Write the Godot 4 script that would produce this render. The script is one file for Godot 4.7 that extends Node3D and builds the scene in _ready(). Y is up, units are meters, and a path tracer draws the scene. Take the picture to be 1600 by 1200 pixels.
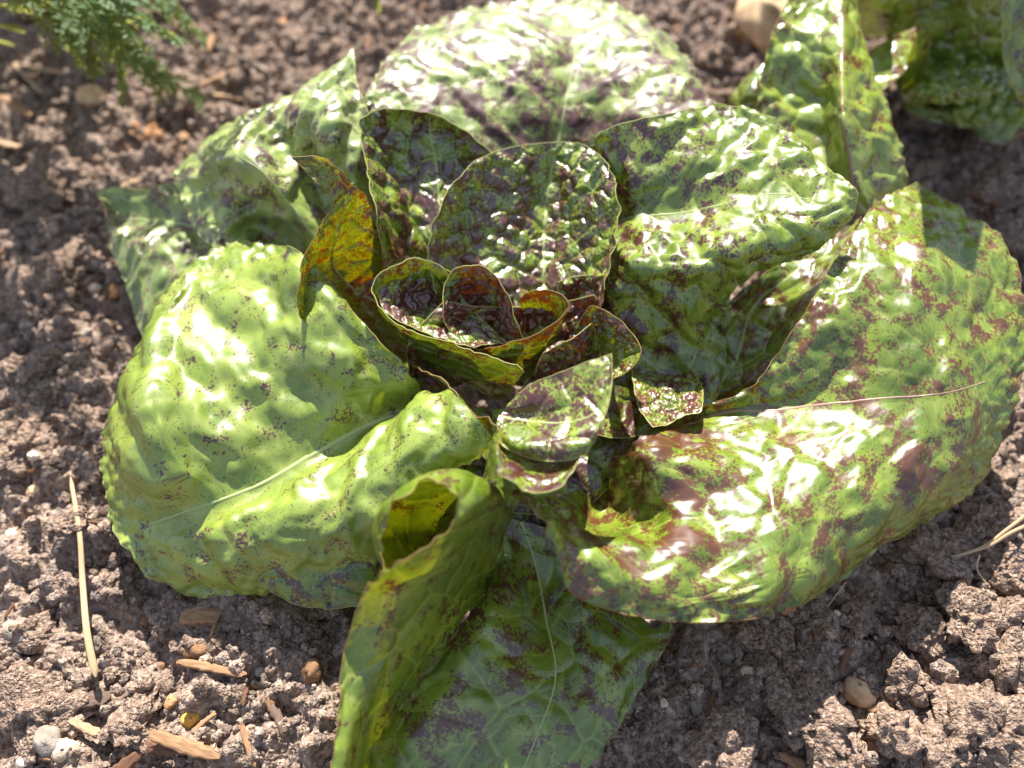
extends Node3D
# A speckled lettuce in a vegetable bed, seen from above. Lengths in the tables are centimetres; everything built is metres.

const CM := 0.01
var jobs: Array = []
var done: Array = []
var soil_a := FastNoiseLite.new()
var soil_b := FastNoiseLite.new()
var soil_c := FastNoiseLite.new()
var soil_d := FastNoiseLite.new()
var rng := RandomNumberGenerator.new()
var M := {}
var lumps: Array = []
var splinters: Array = []


func _ready() -> void:
	camera_and_light()
	rng.seed = 20240
	materials()
	soil()
	leaf_tables()
	grow_all()
	plants()
	small_things()


func camera_and_light() -> void:
	var c := Camera3D.new()
	c.name = "camera"
	add_child(c)
	c.position = Vector3(0.0, 28.6601, 15.8392) * CM
	c.look_at(Vector3(0.0, 3.5, -0.5) * CM)
	c.fov = 47.925
	c.near = 0.01
	c.far = 200.0
	var a := CameraAttributesPhysical.new()
	a.frustum_focal_length = 27.0
	a.frustum_focus_distance = 0.275
	a.frustum_near = 0.01
	a.frustum_far = 200.0
	a.exposure_aperture = 5.0
	c.attributes = a
	c.current = true
	var e := Environment.new()
	e.background_mode = Environment.BG_SKY
	var s := ProceduralSkyMaterial.new()
	s.sky_top_color = Color(0.52, 0.61, 0.77)
	s.sky_horizon_color = Color(0.74, 0.82, 0.92)
	s.sky_curve = 0.25
	s.ground_bottom_color = Color(0.20, 0.17, 0.14)
	s.ground_horizon_color = Color(0.45, 0.45, 0.42)
	s.sky_cover = clouds()
	s.sky_cover_modulate = Color(1, 1, 1, 0.75)
	var k := Sky.new()
	k.sky_material = s
	e.sky = k
	e.tonemap_mode = Environment.TONE_MAPPER_LINEAR
	e.background_energy_multiplier = 0.46
	e.tonemap_exposure = 2.5
	e.sdfgi_enabled = true
	e.ssao_enabled = true
	e.ssil_enabled = true
	var w := WorldEnvironment.new()
	w.name = "world"
	w.environment = e
	add_child(w)
	var l := DirectionalLight3D.new()
	l.name = "sun"
	l.light_energy = 1.6
	l.light_color = Color(1.0, 0.98, 0.95)
	l.light_angular_distance = 0.6
	l.shadow_enabled = true
	l.sky_mode = DirectionalLight3D.SKY_MODE_LIGHT_ONLY
	add_child(l)
	var az := deg_to_rad(-4.0)
	var el := deg_to_rad(45.0)
	l.look_at_from_position(Vector3(sin(az) * cos(el), sin(el), -cos(az) * cos(el)), Vector3.ZERO)


func clouds() -> ImageTexture:
	var n := FastNoiseLite.new()
	n.noise_type = FastNoiseLite.TYPE_SIMPLEX_SMOOTH
	n.fractal_octaves = 5
	n.frequency = 0.012
	n.seed = 5
	var src := n.get_seamless_image(512, 256, false, false, 0.2)
	var im := Image.create(512, 256, false, Image.FORMAT_RGBA8)
	for y in 128:
		for x in 512:
			var v := smoothstep(0.48, 0.68, src.get_pixel(x, y).r)
			im.set_pixel(x, y, Color(0.95, 0.96, 0.98, v * smoothstep(128.0, 100.0, float(y))))
	return ImageTexture.create_from_image(im)


# ------------------------------------------------------------------ materials

func noise(kind: int, freq: float, sd: int, oct := 4) -> FastNoiseLite:
	var n := FastNoiseLite.new()
	n.noise_type = kind
	n.frequency = freq
	n.seed = sd
	n.fractal_octaves = oct
	n.fractal_type = FastNoiseLite.FRACTAL_FBM if oct > 1 else FastNoiseLite.FRACTAL_NONE
	return n


func ramp_texture(sd: int, freq: float, oct: int, stops: Array, colors: Array, side := 512) -> ImageTexture:
	var src := noise(FastNoiseLite.TYPE_SIMPLEX_SMOOTH, freq, sd, oct).get_seamless_image(side, side, false, false, 0.15)
	var g := Gradient.new()
	g.offsets = PackedFloat32Array(stops)
	g.colors = PackedColorArray(colors)
	var lut := PackedByteArray()
	for i in 256:
		var c := g.sample(i / 255.0)
		lut.append(int(c.r * 255.0))
		lut.append(int(c.g * 255.0))
		lut.append(int(c.b * 255.0))
	var a := src.get_data()
	var b := PackedByteArray()
	b.resize(side * side * 3)
	for i in side * side:
		var v := a[i] * 3
		b[i * 3] = lut[v]
		b[i * 3 + 1] = lut[v + 1]
		b[i * 3 + 2] = lut[v + 2]
	return ImageTexture.create_from_image(Image.create_from_data(side, side, false, Image.FORMAT_RGB8, b))


func grain_texture(sd: int, freq: float, oct: int, side := 512) -> ImageTexture:
	return ImageTexture.create_from_image(noise(FastNoiseLite.TYPE_SIMPLEX_SMOOTH, freq, sd, oct).get_seamless_image(side, side, false, false, 0.15))


func earth(tex: Texture2D, bump: Texture2D, metres: float, relief: float, tint := Color.WHITE) -> StandardMaterial3D:
	var m := StandardMaterial3D.new()
	m.albedo_color = tint
	m.albedo_texture = tex
	m.uv1_triplanar = true
	m.uv1_world_triplanar = true
	m.uv1_scale = Vector3.ONE / metres
	m.roughness = 0.95
	m.metallic_specular = 0.25
	m.heightmap_enabled = true
	m.heightmap_texture = bump
	m.heightmap_scale = relief
	return m


func plain(c: Color, rough: float, back := 0.0) -> StandardMaterial3D:
	var m := StandardMaterial3D.new()
	m.albedo_color = c
	m.roughness = rough
	m.cull_mode = BaseMaterial3D.CULL_DISABLED
	if back > 0.0:
		m.backlight_enabled = true
		m.backlight = Color(back, back, back * 0.5)
	return m


func materials() -> void:
	var soil_tex := ramp_texture(3, 0.035, 6, [0.0, 0.35, 0.5, 0.65, 1.0], [Color(0.295, 0.242, 0.206), Color(0.45, 0.38, 0.33), Color(0.555, 0.476, 0.42), Color(0.65, 0.572, 0.512), Color(0.83, 0.77, 0.70)], 1024)
	var soil_bump := grain_texture(8, 0.05, 6, 1024)
	M.soil = earth(soil_tex, soil_bump, 0.11, 0.22)
	M.soil.uv1_scale = Vector3.ONE / 0.11
	M.clod = earth(soil_tex, soil_bump, 0.075, 0.2, Color(1.0, 0.98, 0.96))
	M.crumb = earth(soil_tex, soil_bump, 0.05, 0.1)
	M.crumb.vertex_color_use_as_albedo = true
	var stone_tex := ramp_texture(13, 0.02, 5, [0.0, 0.4, 0.6, 1.0], [Color(0.62, 0.55, 0.47), Color(0.78, 0.70, 0.60), Color(0.85, 0.77, 0.67), Color(0.94, 0.90, 0.84)], 256)
	for k in [["tan", Color(1.0, 0.92, 0.82)], ["grey", Color(0.72, 0.73, 0.76)], ["white", Color(1.0, 1.0, 1.0)], ["orange", Color(0.86, 0.70, 0.57)], ["yellow", Color(1.0, 0.86, 0.50)], ["brown", Color(0.66, 0.56, 0.48)]]:
		M[k[0] + "_stone"] = earth(stone_tex, soil_bump, 0.04, 0.03, k[1])
		M[k[0] + "_stone"].roughness = 0.7
	var wood := Image.create(256, 64, false, Image.FORMAT_RGB8)
	var along := noise(FastNoiseLite.TYPE_SIMPLEX_SMOOTH, 0.03, 21, 4)
	for y in 64:
		for x in 256:
			var v := 0.5 + 0.5 * along.get_noise_2d(x * 0.35, y * 6.0)
			wood.set_pixel(x, y, Color(0.50, 0.43, 0.36).lerp(Color(0.84, 0.76, 0.66), v))
	var wt := ImageTexture.create_from_image(wood)
	for k in [["tan", Color(0.86, 0.74, 0.62)], ["pale", Color(0.95, 0.88, 0.79)], ["brown", Color(0.62, 0.49, 0.41)], ["grey", Color(0.62, 0.57, 0.56)]]:
		var m := StandardMaterial3D.new()
		m.albedo_texture = wt
		m.albedo_color = k[1]
		m.roughness = 0.85
		m.heightmap_enabled = true
		m.heightmap_texture = wt
		m.heightmap_scale = 0.03
		M[k[0] + "_wood"] = m
	M.straw = plain(Color(0.72, 0.61, 0.46), 0.7, 0.3)
	M.margin = plain(Color(0.66, 0.64, 0.40), 0.5, 0.7)
	M.margin_brown = plain(Color(0.55, 0.42, 0.28), 0.5, 0.7)
	M.midrib = plain(Color(0.66, 0.70, 0.46), 0.4, 0.5)
	M.midrib_pink = plain(Color(0.66, 0.52, 0.44), 0.4, 0.5)
	M.fern = plain(Color(0.25, 0.37, 0.17), 0.65, 0.7)
	M.fern_stem = plain(Color(0.42, 0.48, 0.24), 0.5, 0.4)
	M.blade = plain(Color(0.27, 0.36, 0.13), 0.5, 0.6)


# ------------------------------------------------------------------ naming

func tag(o: Node3D, label: String, category := "", group := "", kind := "") -> void:
	o.set_meta("label", label)
	if category:
		o.set_meta("category", category)
	if group:
		o.set_meta("group", group)
	if kind:
		o.set_meta("kind", kind)


var taken := {}

func numbered(called: String, parent: Node) -> String:
	var key := str(parent.get_instance_id()) + called
	var n: int = taken.get(key, -1) + 1
	taken[key] = n
	return called if n == 0 else "%s_%03d" % [called, n]


func put(called: String, mesh: Mesh, mat: Material, parent: Node) -> MeshInstance3D:
	var o := MeshInstance3D.new()
	o.name = numbered(called, parent)
	o.mesh = mesh
	if mat:
		o.material_override = mat
	parent.add_child(o, true)
	return o


# ------------------------------------------------------------------ soil

func soil_height(x: float, z: float) -> float:   # centimetres in, centimetres out
	var low := soil_a.get_noise_2d(x, z) * 0.75
	var cell := soil_b.get_noise_2d(x, z)          # -1 at the middle of a clod
	var dome := clampf(-cell, 0.0, 1.0)
	var cell2 := clampf(-soil_c.get_noise_2d(x, z), 0.0, 1.0)
	var fine := soil_d.get_noise_2d(x, z)
	return low + 1.5 * pow(dome, 0.7) * (0.7 + 0.5 * fine) + 0.45 * pow(cell2, 0.7) + 0.3 * fine - 1.3


func axis(lo: float, hi: float, step: float, far: float) -> PackedFloat32Array:
	var out := PackedFloat32Array()
	var x := lo
	while x < hi:
		out.append(x)
		x += step
	var g := step
	while out[out.size() - 1] < far:
		g *= 1.12
		out.append(out[out.size() - 1] + g)
	var front := PackedFloat32Array()
	g = step
	x = lo
	while x > -far:
		g *= 1.12
		x -= g
		front.append(x)
	front.reverse()
	front.append_array(out)
	return front


func sheet(nx: int, nz: int, p: PackedVector3Array, uv: PackedVector2Array, flip: bool) -> ArrayMesh:
	# p[i * nz + j]
	var n := PackedVector3Array()
	n.resize(nx * nz)
	for i in nx:
		var i0 := maxi(i - 1, 0) * nz
		var i1 := mini(i + 1, nx - 1) * nz
		for j in nz:
			var v := (p[i1 + j] - p[i0 + j]).cross(p[i * nz + mini(j + 1, nz - 1)] - p[i * nz + maxi(j - 1, 0)]).normalized()
			n[i * nz + j] = -v if flip else v
	var idx := PackedInt32Array()
	idx.resize((nx - 1) * (nz - 1) * 6)
	var k := 0
	for i in nx - 1:
		for j in nz - 1:
			var a := i * nz + j
			var b := a + nz
			if flip:
				idx[k] = a
				idx[k + 1] = b
				idx[k + 2] = a + 1
				idx[k + 3] = a + 1
				idx[k + 4] = b
				idx[k + 5] = b + 1
			else:
				idx[k] = a
				idx[k + 1] = a + 1
				idx[k + 2] = b
				idx[k + 3] = a + 1
				idx[k + 4] = b + 1
				idx[k + 5] = b
			k += 6
	var arr := []
	arr.resize(Mesh.ARRAY_MAX)
	arr[Mesh.ARRAY_VERTEX] = p
	arr[Mesh.ARRAY_NORMAL] = n
	arr[Mesh.ARRAY_INDEX] = idx
	if uv.size():
		arr[Mesh.ARRAY_TEX_UV] = uv
	var m := ArrayMesh.new()
	m.add_surface_from_arrays(Mesh.PRIMITIVE_TRIANGLES, arr)
	return m


func soil() -> void:
	soil_a = noise(FastNoiseLite.TYPE_SIMPLEX_SMOOTH, 0.11, 3, 3)
	soil_b = noise(FastNoiseLite.TYPE_CELLULAR, 0.42, 9, 1)
	soil_c = noise(FastNoiseLite.TYPE_CELLULAR, 1.15, 10, 1)
	for n in [soil_b, soil_c]:
		n.cellular_return_type = FastNoiseLite.RETURN_DISTANCE
		n.domain_warp_enabled = true
		n.domain_warp_amplitude = 1.2
		n.domain_warp_frequency = 0.35
		n.domain_warp_fractal_octaves = 3
	soil_c.domain_warp_amplitude = 0.5
	soil_c.domain_warp_frequency = 0.9
	soil_d = noise(FastNoiseLite.TYPE_SIMPLEX_SMOOTH, 0.75, 12, 5)
	var xs := axis(-31.0, 31.0, 0.13, 3000.0)
	var zs := axis(-34.0, 13.0, 0.13, 3000.0)
	var p := PackedVector3Array()
	p.resize(xs.size() * zs.size())
	var k := 0
	for x in xs:
		for z in zs:
			p[k] = Vector3(x, soil_height(x, z), z) * CM
			k += 1
	var o := put("ground", sheet(xs.size(), zs.size(), p, PackedVector2Array(), true), M.soil, self)
	tag(o, "brown crumbly garden soil of the vegetable bed", "", "", "structure")


# ------------------------------------------------------------------ leaves

func table(called: String, label: String, cols: int, mid: int, style: Dictionary, pts: Array) -> void:
	jobs.append({"called": called, "label": label, "cols": cols, "mid": mid, "style": style, "pts": pts})


func spline(a: Vector3, b: Vector3, pre: Vector3, post: Vector3, t: float) -> Vector3:
	return a.cubic_interpolate(b, pre, post, t)


func refine(row: PackedVector3Array, n: int) -> PackedVector3Array:
	var m := row.size()
	var out := PackedVector3Array()
	out.resize(n)
	for j in n:
		var t := float(j) / (n - 1) * (m - 1)
		var k := mini(int(t), m - 2)
		var a := row[k]
		var b := row[k + 1]
		var pre := row[k - 1] if k > 0 else 2.0 * a - b
		var post := row[k + 2] if k + 2 < m else 2.0 * b - a
		out[j] = a.cubic_interpolate(b, pre, post, t - k)
	return out


func grow_all() -> void:
	done.resize(jobs.size())
	var id := WorkerThreadPool.add_group_task(_grow, jobs.size())
	WorkerThreadPool.wait_for_group_task_completion(id)


func _grow(k: int) -> void:
	var s: Dictionary = jobs[k]
	var st: Dictionary = s.style
	var cols: int = s.cols
	var pts: Array = s.pts
	var rows := pts.size() / cols / 3
	var nu: int = st.nu
	var nv: int = st.nv
	# control rows refined across, then along
	var across: Array[PackedVector3Array] = []
	for i in rows:
		var r := PackedVector3Array()
		for j in cols:
			var q := (i * cols + j) * 3
			r.append(Vector3(pts[q], pts[q + 1], pts[q + 2]))
		across.append(refine(r, nv))
	var p := PackedVector3Array()
	p.resize(nu * nv)
	var column := PackedVector3Array()
	column.resize(rows)
	for j in nv:
		for i in rows:
			column[i] = across[i][j]
		var c := refine(column, nu)
		for i in nu:
			p[i * nv + j] = c[i]
	# lengths along the leaf: x from the base, y from the midrib
	var mid: int = s.mid
	var jm := int(round(float(mid) / (cols - 1) * (nv - 1))) if mid >= 0 else nv / 2
	var lx := PackedFloat32Array()
	var ly := PackedFloat32Array()
	lx.resize(nu * nv)
	ly.resize(nu * nv)
	var fl := flattened(p, nu, nv, jm)
	var x0 := INF
	var x1 := -INF
	var y0 := INF
	var y1 := -INF
	for i in nu:
		for j in nv:
			var a := i * nv + j
			lx[a] = fl[a].x
			ly[a] = fl[a].y
			x0 = minf(x0, lx[a])
			x1 = maxf(x1, lx[a])
			y0 = minf(y0, ly[a])
			y1 = maxf(y1, ly[a])
	for a in nu * nv:
		lx[a] -= x0
	x1 -= x0
	# the picture of the leaf, in its own centimetres
	var px := maxf(0.021, maxf(x1, y1 - y0) / 620.0)
	var w := int(ceil(x1 / px)) + 1
	var h := int(ceil((y1 - y0) / px)) + 1
	var sd: int = st.seed
	var simplex := FastNoiseLite.TYPE_SIMPLEX_SMOOTH
	var cell: float = st.cell
	var nb := noise(simplex, px / float(st.get("spot", 1.3)), sd, 6)
	nb.fractal_gain = 0.7
	var nf := noise(simplex, px / 0.13, sd + 1, 3)
	var ng := noise(simplex, px / 2.2, sd + 2, 3)
	var c1 := noise(FastNoiseLite.TYPE_CELLULAR, px / cell, sd + 3, 1)
	var c2 := noise(FastNoiseLite.TYPE_CELLULAR, px / cell * 3.1, sd + 4, 1)
	for c in [c1, c2]:
		c.cellular_return_type = FastNoiseLite.RETURN_DISTANCE2_SUB
		c.domain_warp_enabled = true
		c.domain_warp_frequency = c.frequency * 0.6
		c.domain_warp_amplitude = 0.3 / c.frequency
		c.domain_warp_fractal_octaves = 1
	var ib := nb.get_image(w, h).get_data()
	var fi := nf.get_image(w, h).get_data()
	var gi := ng.get_image(w, h).get_data()
	var i1 := c1.get_image(w, h).get_data()
	var i2 := c2.get_image(w, h).get_data()
	var rgb := PackedByteArray()
	rgb.resize(w * h * 3)
	var relief := PackedByteArray()   # fine relief, for the material
	relief.resize(w * h)
	var bulge := PackedFloat32Array() # blisters and the pleats between side veins, for the mesh
	bulge.resize(w * h)
	var quilt: float = st.get("quilt", 0.0)
	var amp: float = st.amp
	var pale: float = st.get("pale", 0.0)
	var brown: float = st.get("brown", 0.0)
	var grey: float = st.get("grey", 0.0)   # the dull, waxy outer leaves
	var ga := Vector3(90, 114, 22).lerp(Vector3(114, 138, 42), pale).lerp(Vector3(112, 126, 92), grey)
	var gb := Vector3(132, 152, 42).lerp(Vector3(158, 176, 74), pale).lerp(Vector3(150, 162, 128), grey)
	var vein := Vector3(160, 168, 78)
	var dark := Vector3(72, 29, 34).lerp(Vector3(94, 48, 30), brown).lerp(Vector3(118, 44, 26), float(st.get("red", 0.0)))
	var thr: float = 1.0 - float(st.blotch)
	var grad: float = st.get("grad", 0.0)
	var sthr: float = 1.0 - 0.75 * float(st.speck)
	var has_rib := mid >= 0
	var patches: Array = st.get("patches", [])   # [along, across, size]: large blotches of pigment
	var gap: float = st.get("gap", 2.0)
	for y in h:
		var ay := absf(y * px + y0)
		for x in w:
			var a := y * w + x
			var b := ib[a] / 255.0
			var f := fi[a] / 255.0
			var g := gi[a] / 255.0
			var d1 := i1[a] / 255.0
			var d2 := i2[a] / 255.0
			var dome := minf(1.0, d1 * 2.2)
			dome = dome * (2.0 - dome)
			var small := minf(1.0, d2 * 2.0)
			var lat := 1.0
			var pleat := 0.5
			if has_rib:
				var ph := (x * px - 0.75 * ay) / gap + (g - 0.5) * 0.8 + (0.5 if y * px + y0 > 0.0 else 0.0)
				var fr := absf(ph - roundf(ph))
				lat = minf(1.0, fr * gap / 0.22)
				lat *= minf(1.0, 0.15 + ay / 0.5)
				pleat = (0.5 - 0.5 * cos(TAU * ph)) * smoothstep(0.0, 1.1, ay)
			bulge[a] = (dome - 0.5 + (small - 0.5) * 0.2) * amp + (pleat - 0.5) * quilt
			relief[a] = int(255.0 * clampf((0.8 * dome + 0.2 * small) * (0.55 + 0.45 * lat), 0.0, 1.0))
			var m := clampf((b * 0.62 + f * 0.38 + (g - 0.5) * 0.16 - thr - grad * (float(x) / w - 0.45)) * 17.0, 0.0, 1.0)
			var sp := clampf((f * 0.75 + b * 0.25 - sthr - grad * 0.6 * (float(x) / w - 0.45)) * 14.0, 0.0, 0.9)
			m = maxf(m, sp)
			for q in patches:
				var away: float = Vector2(x * px - q[0], y * px + y0 - q[1]).length() / q[2]
				if away < 1.6:
					m = maxf(m, clampf((1.05 - away + (b - 0.5) * 3.0 + (f - 0.5) * 1.4) * 9.0, 0.0, 1.0))
			var v := (1.0 - minf(1.0, d1 * 11.0)) * 0.62
			v = maxf(v, (1.0 - minf(1.0, d2 * 9.0)) * 0.34)
			if has_rib:
				v = maxf(v, (1.0 - minf(1.0, lat * 3.0)) * 0.8)
			var col := ga.lerp(gb, clampf(g * 1.6 - 0.3 + (f - 0.5) * 0.5, 0.0, 1.0)).lerp(vein, v).lerp(dark, m * (0.92 - v * 0.4))
			rgb[a * 3] = int(col.x)
			rgb[a * 3 + 1] = int(col.y)
			rgb[a * 3 + 2] = int(col.z)
	# the blade bulges between its veins
	var up := Vector3.ZERO
	var nrm := PackedVector3Array()
	nrm.resize(nu * nv)
	for i in nu:
		for j in nv:
			var v := (p[mini(i + 1, nu - 1) * nv + j] - p[maxi(i - 1, 0) * nv + j]).cross(p[i * nv + mini(j + 1, nv - 1)] - p[i * nv + maxi(j - 1, 0)])
			nrm[i * nv + j] = v.normalized()
			up += v
	var flip := up.dot(Vector3(0, 1, 0.25)) < 0.0
	var sgn := -1.0 if flip else 1.0
	var fold: float = st.get("fold", amp * 0.9)
	var big := noise(simplex, 0.38, sd + 7, 1)
	var ripple := clampf(0.016 * maxf(x1, y1 - y0), 0.02, 0.24)
	var rip := noise(simplex, 0.9, sd + 8, 2)
	var uv := PackedVector2Array()
	uv.resize(nu * nv)
	for i in nu:
		for j in nv:
			var a := i * nv + j
			uv[a] = Vector2((lx[a] / px + 0.5) / w, ((ly[a] - y0) / px + 0.5) / h)
			var xi := clampi(int(lx[a] / px), 0, w - 1)
			var yi := clampi(int((ly[a] - y0) / px), 0, h - 1)
			var edge := minf(minf(float(j), float(nv - 1 - j)) / nv, float(nu - 1 - i) / nu) * 9.0
			var keep := minf(1.0, 0.15 + edge)
			p[a] += nrm[a] * sgn * (bulge[yi * w + xi] + big.get_noise_3dv(p[a]) * fold) * keep
			if edge < 1.0:
				p[a] += nrm[a] * rip.get_noise_3dv(p[a] * 1.6) * ripple * (1.0 - edge)
	# the rim and the rib
	var border := PackedVector3Array()
	for i in range(nu / 12, nu - 2, 2):
		border.append(p[i * nv])
	for j in range(0, nv, 2):
		border.append(p[(nu - 1) * nv + j])
	for i in range(nu - 3, nu / 12, -2):
		border.append(p[i * nv + nv - 1])
	var rib := PackedVector3Array()
	var thick := PackedFloat32Array()
	if has_rib:
		for i in range(0, int(nu * 0.93), 2):
			var along := float(i) / nu / 0.93
			var r := lerpf(0.2, 0.02, pow(along, 0.7)) * float(st.get("rib", 1.0))
			rib.append(p[i * nv + jm] - nrm[i * nv + jm] * sgn * (r - float(st.get("proud", 0.018)) * (1.0 - 0.55 * along)))
			thick.append(r)
	for i in p.size():
		p[i] *= CM
	done[k] = {"p": p, "uv": uv, "flip": flip, "w": w, "h": h, "rgb": rgb, "relief": relief, "border": border, "rib": rib, "thick": thick}


func flattened(p: PackedVector3Array, nu: int, nv: int, jm: int) -> PackedVector2Array:
	# lays the blade out flat with as little stretch as it allows: springs on a coarse net, the midrib kept straight
	var n := 19
	var ii := PackedInt32Array()
	var jj := PackedInt32Array()
	for k in n:
		ii.append(int(round(float(k) / (n - 1) * (nu - 1))))
		jj.append(int(round(float(k) / (n - 1) * (nv - 1))))
	var km := 0
	for k in n:
		if absi(jj[k] - jm) < absi(jj[km] - jm):
			km = k
	var q := PackedVector2Array()
	q.resize(n * n)
	for i in n:
		q[i * n + km] = Vector2(0.0 if i == 0 else q[(i - 1) * n + km].x + p[ii[i] * nv + jm].distance_to(p[ii[i - 1] * nv + jm]), 0)
		for j in range(km + 1, n):
			q[i * n + j] = q[i * n + j - 1] + Vector2(0, p[ii[i] * nv + jj[j]].distance_to(p[ii[i] * nv + jj[j - 1]]))
		for j in range(km - 1, -1, -1):
			q[i * n + j] = q[i * n + j + 1] - Vector2(0, p[ii[i] * nv + jj[j]].distance_to(p[ii[i] * nv + jj[j + 1]]))
	var sa := PackedInt32Array()
	var sb := PackedInt32Array()
	var sl := PackedFloat32Array()
	for i in n:
		for j in n:
			for o in [[1, 0], [0, 1], [1, 1], [1, -1]]:
				var i2: int = i + o[0]
				var j2: int = j + o[1]
				if i2 < n and j2 < n and j2 >= 0:
					sa.append(i * n + j)
					sb.append(i2 * n + j2)
					sl.append(p[ii[i] * nv + jj[j]].distance_to(p[ii[i2] * nv + jj[j2]]))
	for step in 140:
		for k in sa.size():
			var a := sa[k]
			var b := sb[k]
			var v := q[b] - q[a]
			var l := v.length()
			if l > 0.0001:
				v *= 0.45 * (l - sl[k]) / l
				if a % n != km:
					q[a] += v
				if b % n != km:
					q[b] -= v
	var out := PackedVector2Array()
	out.resize(nu * nv)
	for i in nu:
		var fi := float(i) / (nu - 1) * (n - 1)
		var i0 := mini(int(fi), n - 2)
		for j in nv:
			var fj := float(j) / (nv - 1) * (n - 1)
			var j0 := mini(int(fj), n - 2)
			var c := i0 * n + j0
			out[i * nv + j] = q[c].lerp(q[c + n], fi - i0).lerp(q[c + 1].lerp(q[c + n + 1], fi - i0), fj - j0)
	return out


func tube(path: PackedVector3Array, radii: PackedFloat32Array, sides := 5, flat := 1.0) -> ArrayMesh:
	var p := PackedVector3Array()
	var n := path.size()
	var side := Vector3.UP
	for i in n:
		var t := (path[mini(i + 1, n - 1)] - path[maxi(i - 1, 0)]).normalized()
		if i == 0:
			side = t.cross(Vector3(0.31, 0.9, 0.29)).normalized()
		side = (side - t * side.dot(t)).normalized()
		var up := t.cross(side)
		var r := radii[mini(i, radii.size() - 1)]
		for k in sides + 1:
			var q := TAU * k / sides
			p.append((path[i] + (side * cos(q) + up * sin(q) * flat) * r) * CM)
	return sheet(n, sides + 1, p, PackedVector2Array(), true)


func leaf(k: int, plant: Node3D) -> MeshInstance3D:
	var s: Dictionary = jobs[k]
	var d: Dictionary = done[k]
	var st: Dictionary = s.style
	var m := StandardMaterial3D.new()
	m.albedo_texture = ImageTexture.create_from_image(Image.create_from_data(d.w, d.h, false, Image.FORMAT_RGB8, d.rgb))
	m.texture_repeat = false
	m.heightmap_enabled = true
	m.heightmap_texture = ImageTexture.create_from_image(Image.create_from_data(d.w, d.h, false, Image.FORMAT_L8, d.relief))
	m.heightmap_scale = st.get("bump", 0.016)
	m.roughness = st.get("rough", 0.34)
	m.metallic_specular = st.get("spec", 0.75)
	if st.get("grey", 0.0) > 0.0:
		m.rim_enabled = true
		m.rim = 0.35
		m.rim_tint = 0.2
	m.cull_mode = BaseMaterial3D.CULL_DISABLED
	m.backlight_enabled = true
	var thin: float = st.get("yellow", 0.0)   # young leaves let more and yellower light through
	m.backlight = Color(0.66, 0.60, 0.22).lerp(Color(0.86, 0.78, 0.13), thin) * float(st.get("back", 1.0))
	m.clearcoat_enabled = true
	m.clearcoat = 0.3
	m.clearcoat_roughness = 0.25
	var o := put(s.called, sheet(st.nu, st.nv, d.p, d.uv, d.flip), m, plant)
	o.set_meta("label", s.label)
	put("margin", tube(d.border, PackedFloat32Array([float(st.get("rim", 0.015))])), M.margin_brown if st.get("brown", 0.0) + st.get("yellow", 0.0) > 0.3 else M.margin, o)
	if d.rib.size():
		put("midrib", tube(d.rib, d.thick, 7), M.midrib_pink if st.get("brown", 0.0) > 0.8 else M.midrib, o)
	return o


func thing(called: String, label: String, category: String, at: Vector3, group := "") -> Node3D:
	var o := Node3D.new()
	o.name = numbered(called, self)
	add_child(o, true)
	o.position = at
	tag(o, label, category, group)
	return o


func plants() -> void:
	var main := thing("lettuce", "large speckled lettuce filling the middle, glossy green leaves with purple brown flecks", "lettuce", Vector3.ZERO, "lettuces")
	var other := thing("lettuce", "second speckled lettuce cut by the upper right corner, mostly in shade", "lettuce", Vector3.ZERO, "lettuces")
	for k in jobs.size():
		leaf(k, main if k < 31 else other)


# ------------------------------------------------------------------ stones, clods, chips, straw

func lump(sd: int, lumpy: float, crumbly: float, rings := 16, sides := 22) -> ArrayMesh:   # about one unit across each way from its middle
	var a := noise(FastNoiseLite.TYPE_SIMPLEX_SMOOTH, 0.75, sd, 2)
	var b := noise(FastNoiseLite.TYPE_SIMPLEX_SMOOTH, 2.6, sd + 1, 4)
	var p := PackedVector3Array()
	for i in rings + 1:
		var t := PI * i / rings
		for k in sides + 1:
			var q := TAU * (k % sides) / sides
			var d := Vector3(sin(t) * cos(q), cos(t), sin(t) * sin(q))
			p.append(d * (1.0 + lumpy * a.get_noise_3dv(d) + crumbly * b.get_noise_3dv(d)))
	return sheet(rings + 1, sides + 1, p, PackedVector2Array(), false)


func splinter(sd: int) -> ArrayMesh:   # a torn flake of wood, one unit long and wide, uv along the grain
	var r := RandomNumberGenerator.new()
	r.seed = sd
	var n := 11
	var p := PackedVector3Array()
	var uv := PackedVector2Array()
	var bend := r.randf_range(-0.10, 0.10)
	for i in n:
		var t := float(i) / (n - 1)
		var wide := pow(sin(PI * clampf(t * 0.9 + 0.05, 0.0, 1.0)), 0.2) * r.randf_range(0.62, 1.0) * 0.5
		if i == 0 or i == n - 1:
			wide *= r.randf_range(0.3, 0.9)
		var tall := pow(sin(PI * clampf(t * 0.94 + 0.03, 0.0, 1.0)), 0.5) * 0.5
		var mid := Vector3(t - 0.5, 0, bend * sin(PI * t) + r.randf_range(-0.03, 0.03))
		var ring := [Vector2(-1, -0.5), Vector2(-0.75, 0.55), Vector2(-0.2, 0.8), Vector2(0.35, 0.65), Vector2(0.8, 0.9), Vector2(1, -0.3), Vector2(0.2, -0.9), Vector2(-1, -0.5)]
		for k in ring.size():
			var j := Vector3(r.randf_range(-0.05, 0.05) if k < 7 else 0.0, 0.0, 0.0)
			p.append(mid + j + Vector3(0, ring[k].y * tall * r.randf_range(0.6, 1.1), ring[k].x * wide * r.randf_range(0.88, 1.05)) if k < 7 else p[p.size() - 7])
			uv.append(Vector2(t, 0.1 + 0.12 * k + 0.03 * sd))
	return sheet(n, 8, p, uv, true)


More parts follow.
